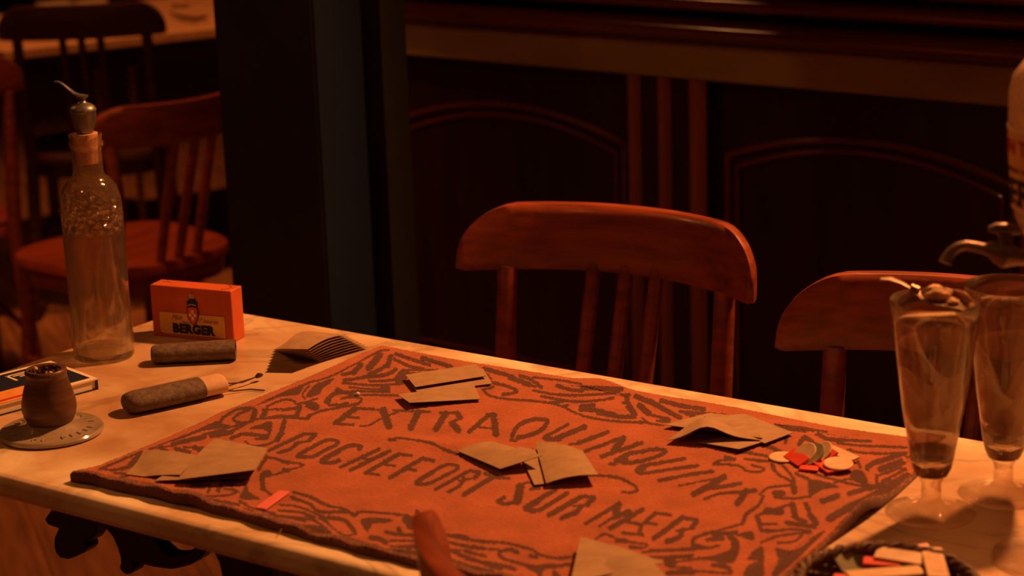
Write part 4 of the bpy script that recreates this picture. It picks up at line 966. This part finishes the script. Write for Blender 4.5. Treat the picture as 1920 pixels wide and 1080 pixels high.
def az_img(dx, dy, px, py):
    a, b = at(px, py), at(px + dx, py + dy); return math.atan2(b[1] - a[1], b[0] - a[0])
disc_token(1572, 869, .0155, 'ivory', 'round ivory token, the largest, lying on top of the heap', .0075, .10, .5)
disc_token(1468, 857, .0150, 'ivory', 'round ivory token at the left end of the heap', .0020, .03, 0)
a = az_img(50, 32, 1490, 855)
bar_token(1494, 858, .034, .016, 'red_token', 'red token leaning at the left of the heap', .006, a, roll_=.5)
disc_token(1508, 852, .0150, 'ivory', 'round ivory token leaning on the left red one', .010, .75, a + .1)
disc_token(1527, 852, .0140, 'green_token', 'dull green token standing between two ivory ones', .009, .8, a)
disc_token(1540, 848, .0140, 'ivory', 'round ivory token leaning near the back of the heap', .009, .75, a)
bar_token(1551, 847, .030, .012, 'red_token', 'thin red token at the back of the heap', .0095, a, roll_=.5)
bar_token(1578, 851, .044, .014, 'ivory', 'long ivory bar token at the back right of the heap', .0045, az_img(50, 22, 1580, 850), roll_=.15)
bar_token(1517, 878, .020, .014, 'red_token', 'small square red token before the heap', .0022, az_img(50, 4, 1517, 878))
bar_token(1550, 874, .036, .016, 'red_token', 'red token wedged under the largest ivory one', .0040, az_img(40, 28, 1550, 874), roll_=.1)
o = bar_token(511, 938, .052, .0125, 'pink_token', 'single pink bar token lying on the mat\'s near left border', .0022, az_img(52, -37, 511, 938), group=None)

# sugar crumb, thread, red scrap
c0 = at(671, 738, .758)
o = MB().lathe([(.001, 0), (.0026, .001), (.0024, .003), (.001, .004)], n=8).build('sugar_crumb', MT['cream'], loc=(c0[0], c0[1], rug_top(c0[0], c0[1]) + .0002)); props(o, 'tiny white crumb on the mat left of the slips', 'crumb')
t0 = at(527, 996, .751)
o = MB().tube([at(520, 1004, .7512), at(525, 998, .754), at(527, 992, .757)], .0008, 6).build('loose_thread', MT['sleeve'], origin=tuple(at(520, 1004, .7504))); props(o, 'short tan thread sticking out at the mat\'s near edge', 'thread')

# basket of tokens
Cb = at(1662, 1092, .787); Rk = 163 * depth(Cb) / F_PX
bas = thing('wicker_basket', (float(Cb[0]), float(Cb[1]), TOP), 0, 'round dark wicker basket full of tokens at the bottom right', 'basket')
bw = MB()
for q in range(9):
    z = .004 + q * .0040; r = Rk * (.80 + .20 * (q / 8) ** .7)
    n = 120; pts = [((r + .0016 * math.sin(k * PI / 2.5 + q * PI)) * math.cos(2 * PI * k / n), (r + .0016 * math.sin(k * PI / 2.5 + q * PI)) * math.sin(2 * PI * k / n), z) for k in range(n + 1)]
    bw.tube(pts, .0026, 6)
bw.build('woven_wall', MT['wicker'], bas)
MB().lathe([(Rk * .80, 0), (Rk * .82, .003), (.001, .0035)], n=64).build('basket_bottom', MT['wicker'], bas)
bw = MB(); n = 200
for ph in (0, PI):
    bw.tube([((Rk + .0028 * math.cos(k * .55 + ph)) * math.cos(2 * PI * k / n), (Rk + .0028 * math.cos(k * .55 + ph)) * math.sin(2 * PI * k / n), .0385 + .0028 * math.sin(k * .55 + ph)) for k in range(n + 1)], .0034, 8)
bw.build('braided_rim', MT['wicker'], bas)
GB = 'tokens in the wicker basket'
def bt(q0, q1, z, W, m, label, roll_=0, tilt=0, inlay=False, h=.003):
    a, b = at(*q0, z), at(*q1, z); L = float(np.hypot(*(b - a)[:2])); az = math.atan2(b[1] - a[1], b[0] - a[0])
    c = (q0[0] + q1[0]) / 2, (q0[1] + q1[1]) / 2
    return bar_token(c[0], c[1], L, W, m, label, az=az, roll_=roll_, tilt=tilt, group=GB, z=z, inlay=inlay, h=h)
bt((1746, 1019), (1760, 1092), .793, .0185, 'ivory', 'upright ivory token with engraved field lying across the basket\'s others', inlay=True, tilt=-.10)
bt((1642, 1036), (1745, 1052), .787, .0170, 'ivory', 'long ivory token at the basket\'s back, left of the engraved one', roll_=.25)
bt((1618, 1052), (1690, 1056), .782, .0180, 'red_token', 'red token at the left inside the basket')
bt((1700, 1036), (1745, 1030), .783, .0150, 'red_token', 'red token showing behind the long ivory one', roll_=.4)
bt((1590, 1080), (1730, 1070), .786, .0240, 'ivory', 'broad ivory token at the bottom edge in the basket', roll_=-.1)
bt((1572, 1062), (1638, 1040), .780, .0200, 'green_token', 'grey green token leaning at the basket\'s left wall', roll_=.7)
bt((1560, 1085), (1600, 1090), .776, .0200, 'red_token', 'red token low at the basket\'s left wall')
bt((1755, 1060), (1800, 1075), .778, .0180, 'ivory', 'ivory token low at the basket\'s right wall', roll_=.3)
bt((1640, 1090), (1730, 1100), .776, .0200, 'red_token', 'red token at the bottom of the heap in the basket', roll_=.1)

# stemmed glasses
def stem_glass(foot, label, rows, axis_px):
    pr = lathe_from(rows, axis_px, foot); pr = [(r, max(z, 0)) for r, z in pr]
    return pr
fg = at(1745, 962)
outer = lathe_from([(168, 962), (40, 946), (37, 935), (36, 905), (44, 896), (60, 888), (74, 874), (82, 855), (96, 815), (117, 758), (134, 700), (150, 647), (163, 598), (171, 562)], 1742, fg)
foot_prof = [(.001, .0015), (outer[0][0] * .6, .0010), (outer[0][0] * .97, 0), (outer[0][0], .0014), (outer[0][0] * .98, .0030), (outer[0][0] * .6, .0052), (outer[0][0] * .33, .0085), (outer[1][0] * 1.15, .0125)]
up = [(r, z) for r, z in outer[1:] if z > .0135]
inn = [(r - .0017, z) for r, z in up[::-1] if z > up[4][1]] 
innb = up[4][1] + .004
inn = [(r, z) for r, z in inn if z > innb + .002] + [(up[4][0] * .72, innb + .002), (up[4][0] * .4, innb - .001), (.0006, innb - .0015)]
bowl_prof = [(.0005, up[3][1])] + up[3:] + [(up[-1][0] - .0008, up[-1][1] + .0010)] + inn
stem_prof = foot_prof + up[:3] + [(up[2][0] * .9, up[3][1] - .0003), (.0005, up[3][1] - .0003)]
def rin_at(z):
    q = sorted([(zz, r) for r, zz in inn]); 
    for (z0, r0), (z1, r1) in zip(q[:-1], q[1:]):
        if z0 <= z <= z1: return r0 + (r1 - r0) * (z - z0) / (z1 - z0 + 1e-9)
    return q[-1][1]
zliq = zat(1742, 842, fg[0], fg[1]) - TOP
camA = math.atan2(CAM[1] - fg[1], CAM[0] - fg[0])
def refraction_film(mid, side, power):
    "tan film painting the refracted table into the lower bowl; rim dips on the camera axis"
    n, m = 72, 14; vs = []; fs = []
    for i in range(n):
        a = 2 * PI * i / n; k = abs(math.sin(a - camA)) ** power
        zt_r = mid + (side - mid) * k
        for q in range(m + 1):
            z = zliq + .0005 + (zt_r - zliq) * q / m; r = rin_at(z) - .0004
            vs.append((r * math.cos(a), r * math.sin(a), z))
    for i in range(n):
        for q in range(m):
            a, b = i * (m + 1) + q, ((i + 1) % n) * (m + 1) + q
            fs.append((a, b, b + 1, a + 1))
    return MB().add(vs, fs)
def make_glass(foot, label, mid, side, power, zl):
    g = thing('absinthe_glass', tuple(foot), 0, label, 'glass', 'tall stemmed glasses on the table')
    MB().lathe(bowl_prof, n=96, cap=False).build('bowl', MT['glass'], g, angle=60)
    MB().lathe(stem_prof, n=96, cap=False).build('stem_and_foot', MT['foot_glass'], g, angle=60)
    dr = [(.0006, innb - .0010)] + [(rin_at(innb + (zl - innb) * t) - .0003, innb + (zl - innb) * t + .0004) for t in (.15, .35, .6, .85, 1.0)] + [(rin_at(zl) * .9, zl - .0006), (.0006, zl - .0008)]
    d_ = MB().lathe(dr, n=64, cap=False).build('dregs', MT['dregs'], g); d_['label'] = 'dark brown liquid left at the bottom'
    o = refraction_film(mid, side, power).build('painted_refraction', MT['refraction_film'], g); o['label'] = 'tan film painting the table seen bent through the bowl'
    return g
zz_ = lambda py: zat(1742, py, fg[0], fg[1]) - TOP
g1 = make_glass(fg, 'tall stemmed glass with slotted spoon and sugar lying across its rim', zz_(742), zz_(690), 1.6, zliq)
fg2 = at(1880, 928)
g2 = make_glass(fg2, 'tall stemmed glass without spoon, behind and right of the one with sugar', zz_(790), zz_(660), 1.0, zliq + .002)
# spoon on the rim
zr = TOP + up[-1][1] + .0025
sp_pts = [(1650, 524, .012), (1668, 524, .0125), (1690, 531, .010), (1708, 541, .006), (1722, 549, .0025), (1745, 558, .0015), (1775, 569, .0015), (1806, 581, .0025)]
P_s = [at(a, b, zr + h) for a, b, h in sp_pts]
spoon = thing('slotted_spoon', tuple(P_s[5]), 0, 'slotted metal spoon resting on the rim of the left stemmed glass', 'spoon')
wd = [.003, .0065, .0038, .0026, .005, .0125, .0140, .003]
vs = []; fs = []
for i, (p, w) in enumerate(zip(P_s, wd)):
    t = P_s[min(i + 1, 7)] - P_s[max(i - 1, 0)]; t[2] = 0; t /= np.linalg.norm(t); sd_ = np.array([-t[1], t[0], 0])
    for s_, h in ((-1, 0), (-.5, -.0012), (0, -.0016), (.5, -.0012), (1, 0)):
        vs.append(p + sd_ * w * s_ + np.array([0, 0, h]) - P_s[5])
nr = len(P_s)
vs += [v + np.array([0, 0, .0011]) for v in vs]; o5 = nr * 5
for i in range(nr - 1):
    for k in range(4):
        a = i * 5 + k; fs.append((a, a + 1, a + 6, a + 5)); fs.append((a + o5 + 5, a + o5 + 6, a + o5 + 1, a + o5))
for i in range(nr - 1):
    for k in (0, 4):
        a = i * 5 + k; fs.append((a, a + 5, a + 5 + o5, a + o5))
for i in (0, nr - 1):
    for k in range(4): a = i * 5 + k; fs.append((a, a + 1, a + 1 + o5, a + o5))
MB().add(vs, fs).build('spoon_blade', MT['brass'], spoon)
MB().tube([P_s[3] - P_s[5] + np.array([0, 0, .001]), P_s[4] - P_s[5] + np.array([0, 0, .0016])], [.0042, .0048], 10).build('collar', MT['brass'], spoon)
def lump(px, py, r, z, label):
    p = at(px, py, z); vs = []; fs = []
    bm = bmesh.new(); bmesh.ops.create_icosphere(bm, subdivisions=3, radius=1)
    for v in bm.verts:
        c = v.co; k_ = 1 + .10 * math.sin(c.x * 5 + px) + .08 * math.sin(c.y * 7 + c.z * 4)
        vs.append((c.x * r[0] * k_, c.y * r[1] * k_, c.z * r[2] * k_ + r[2] * .85))
    fs = [tuple(v.index for v in f.verts) for f in bm.faces]; bm.free()
    o = MB().add(vs, fs).build('sugar_lump', MT['sugar'], loc=tuple(p), rz=.5); props(o, label, 'sugar', 'sugar on the spoon'); return o
lump(1755, 563, (.0150, .0105, .0080), zr + .0012, 'large brown sugar lump on the spoon over the left glass')
lump(1786, 571, (.0065, .0055, .0035), zr + .0016, 'small broken piece of sugar near the spoon tip')

# water fountain at the right edge
ff0 = at(1976, 1050)
axp = proj((ff0[0], ff0[1], 1.1))[0]
fou = thing('water_fountain', tuple(ff0), 0, 'glass water fountain with yellow label and small tap cut by the right edge', 'fountain')
def fz(py, px=2005): return zat(px, py, ff0[0], ff0[1]) - TOP
kf = depth((ff0[0], ff0[1], 1.0)) / F_PX
rF = 66 * 2 * kf * .88
MB().lathe([(rF, 0), (rF * 1.03, .002), (rF, .005), (rF * .6, .009), (rF * .45, .014), (.016, .020), (.010, .05), (.009, fz(560)), (.014, fz(530)), (.001, fz(528))], n=72, cap=False).build('pedestal', MT['glass'], fou)
MB().lathe([(.014, fz(530)), (.022, fz(515)), (.024, fz(490)), (.020, fz(470)), (.030, fz(462)), (.032, fz(452)), (.001, fz(450))], n=48).build('tap_hub', MT['brass'], fou)
rw = lambda w: w * kf
bp = [(rw(60), fz(452)), (rw(84), fz(436)), (rw(97), fz(405)), (rw(103), fz(370)), (rw(110), fz(300)), (rw(114), fz(220)), (rw(115), fz(170)), (rw(108), fz(140)), (rw(88), fz(112)), (rw(50), fz(92)), (rw(20), fz(85))]
MB().lathe(bp + [(rw(18), fz(85) + .012), (rw(15), fz(85) + .012), (rw(15), fz(88))] + [(max(r - .003, .002), z - .002) for r, z in bp[::-1][1:-1]] + [(rw(55), fz(448)), (.0006, fz(447))], n=96, cap=False).build('reservoir', glass_mat('frosted_reservoir_glass', rough=.25, film=.35), fou)
def bandr(z):
    for (r0, z0), (r1, z1) in zip(bp[:-1], bp[1:]):
        if z0 <= z <= z1: return r0 + (r1 - r0) * (z - z0) / (z1 - z0)
    return bp[5][0]
zb0, zb1 = fz(385), fz(236)
lb = [(bandr(zb0 + (zb1 - zb0) * q / 8) + .0006, zb0 + (zb1 - zb0) * q / 8) for q in range(9)]
lbl = MB().lathe(lb, n=96, cap=False).build('yellow_label', MT['label'], fou); lbl['label'] = 'yellow printed label'
for zz in (zb0, zb1):
    MB().lathe([(bandr(zz) + .0012, zz - .001), (bandr(zz) + .0012, zz + .001)], n=96, cap=False).build('cream_border', MT['cream'], lbl)
camaz = math.atan2(CAM[1] - ff0[1], CAM[0] - ff0[0])
def onb(zc, az0):
    def f(u, v, d):
        z = zc + v; r = bandr(z) + .0010 + d; a = az0 + u / r
        return (r * math.cos(a), r * math.sin(a), z)
    return f
# the left silhouette of the reservoir seen from the camera is 90 degrees clockwise in plan
edge = camaz - PI / 2
hT = zb1 - zb0
vs, fs = textmesh('BON TON', hT * .26, .0001, bold=.0006, fn=onb(zb0 + hT * .70, edge + .58)); MB().add(vs, fs).build('lettering', MT['red_ink'], lbl, smooth=False)
vs, fs = textmesh('ancienne maison', hT * .13, .0001, fn=onb(zb0 + hT * .47, edge + .6)); MB().add(vs, fs).build('lettering', MT['brown_ink'], lbl, smooth=False)
vs, fs = textmesh('BERGER', hT * .46, .0001, bold=.0012, fn=onb(zb0 + hT * .06, edge + .98)); MB().add(vs, fs).build('lettering', MT['ink'], lbl, smooth=False)
dF = depth((ff0[0], ff0[1], TOP + fz(480)))
def pf_(px, py):
    dd = FW + RT * (px - 960) / F_PX - UP * (py - 540) / F_PX
    return CAM + dd * dF - ff0
tap = MB().tube([pf_(1960, 484), pf_(1915, 482), pf_(1898, 480), pf_(1886, 478), pf_(1870, 472), pf_(1858, 468), pf_(1846, 468)], [.0075, .0075, .0095, .0125, .0105, .0075, .0050], 16).build('tap', MT['brass'], fou)
MB().tube([pf_(1850, 468), pf_(1830, 463), pf_(1812, 460), pf_(1797, 463), pf_(1785, 471), pf_(1776, 483), pf_(1772, 493)], [.0052, .0048, .0046, .0046, .0048, .0052, .0060], 14).build('spout', MT['brass'], tap)
MB().tube([pf_(1886, 470), pf_(1885, 462), pf_(1884, 455), pf_(1884, 448), pf_(1884, 440)], [.0075, .0050, .0082, .0055, .0060], 14).build('valve_stem', MT['brass'], tap)
MB().tube([pf_(1854, 431), pf_(1866, 428), pf_(1884, 430), pf_(1902, 430), pf_(1915, 434)], [.0030, .0050, .0062, .0050, .0030], 14).build('tap_handle', MT['brass'], tap)
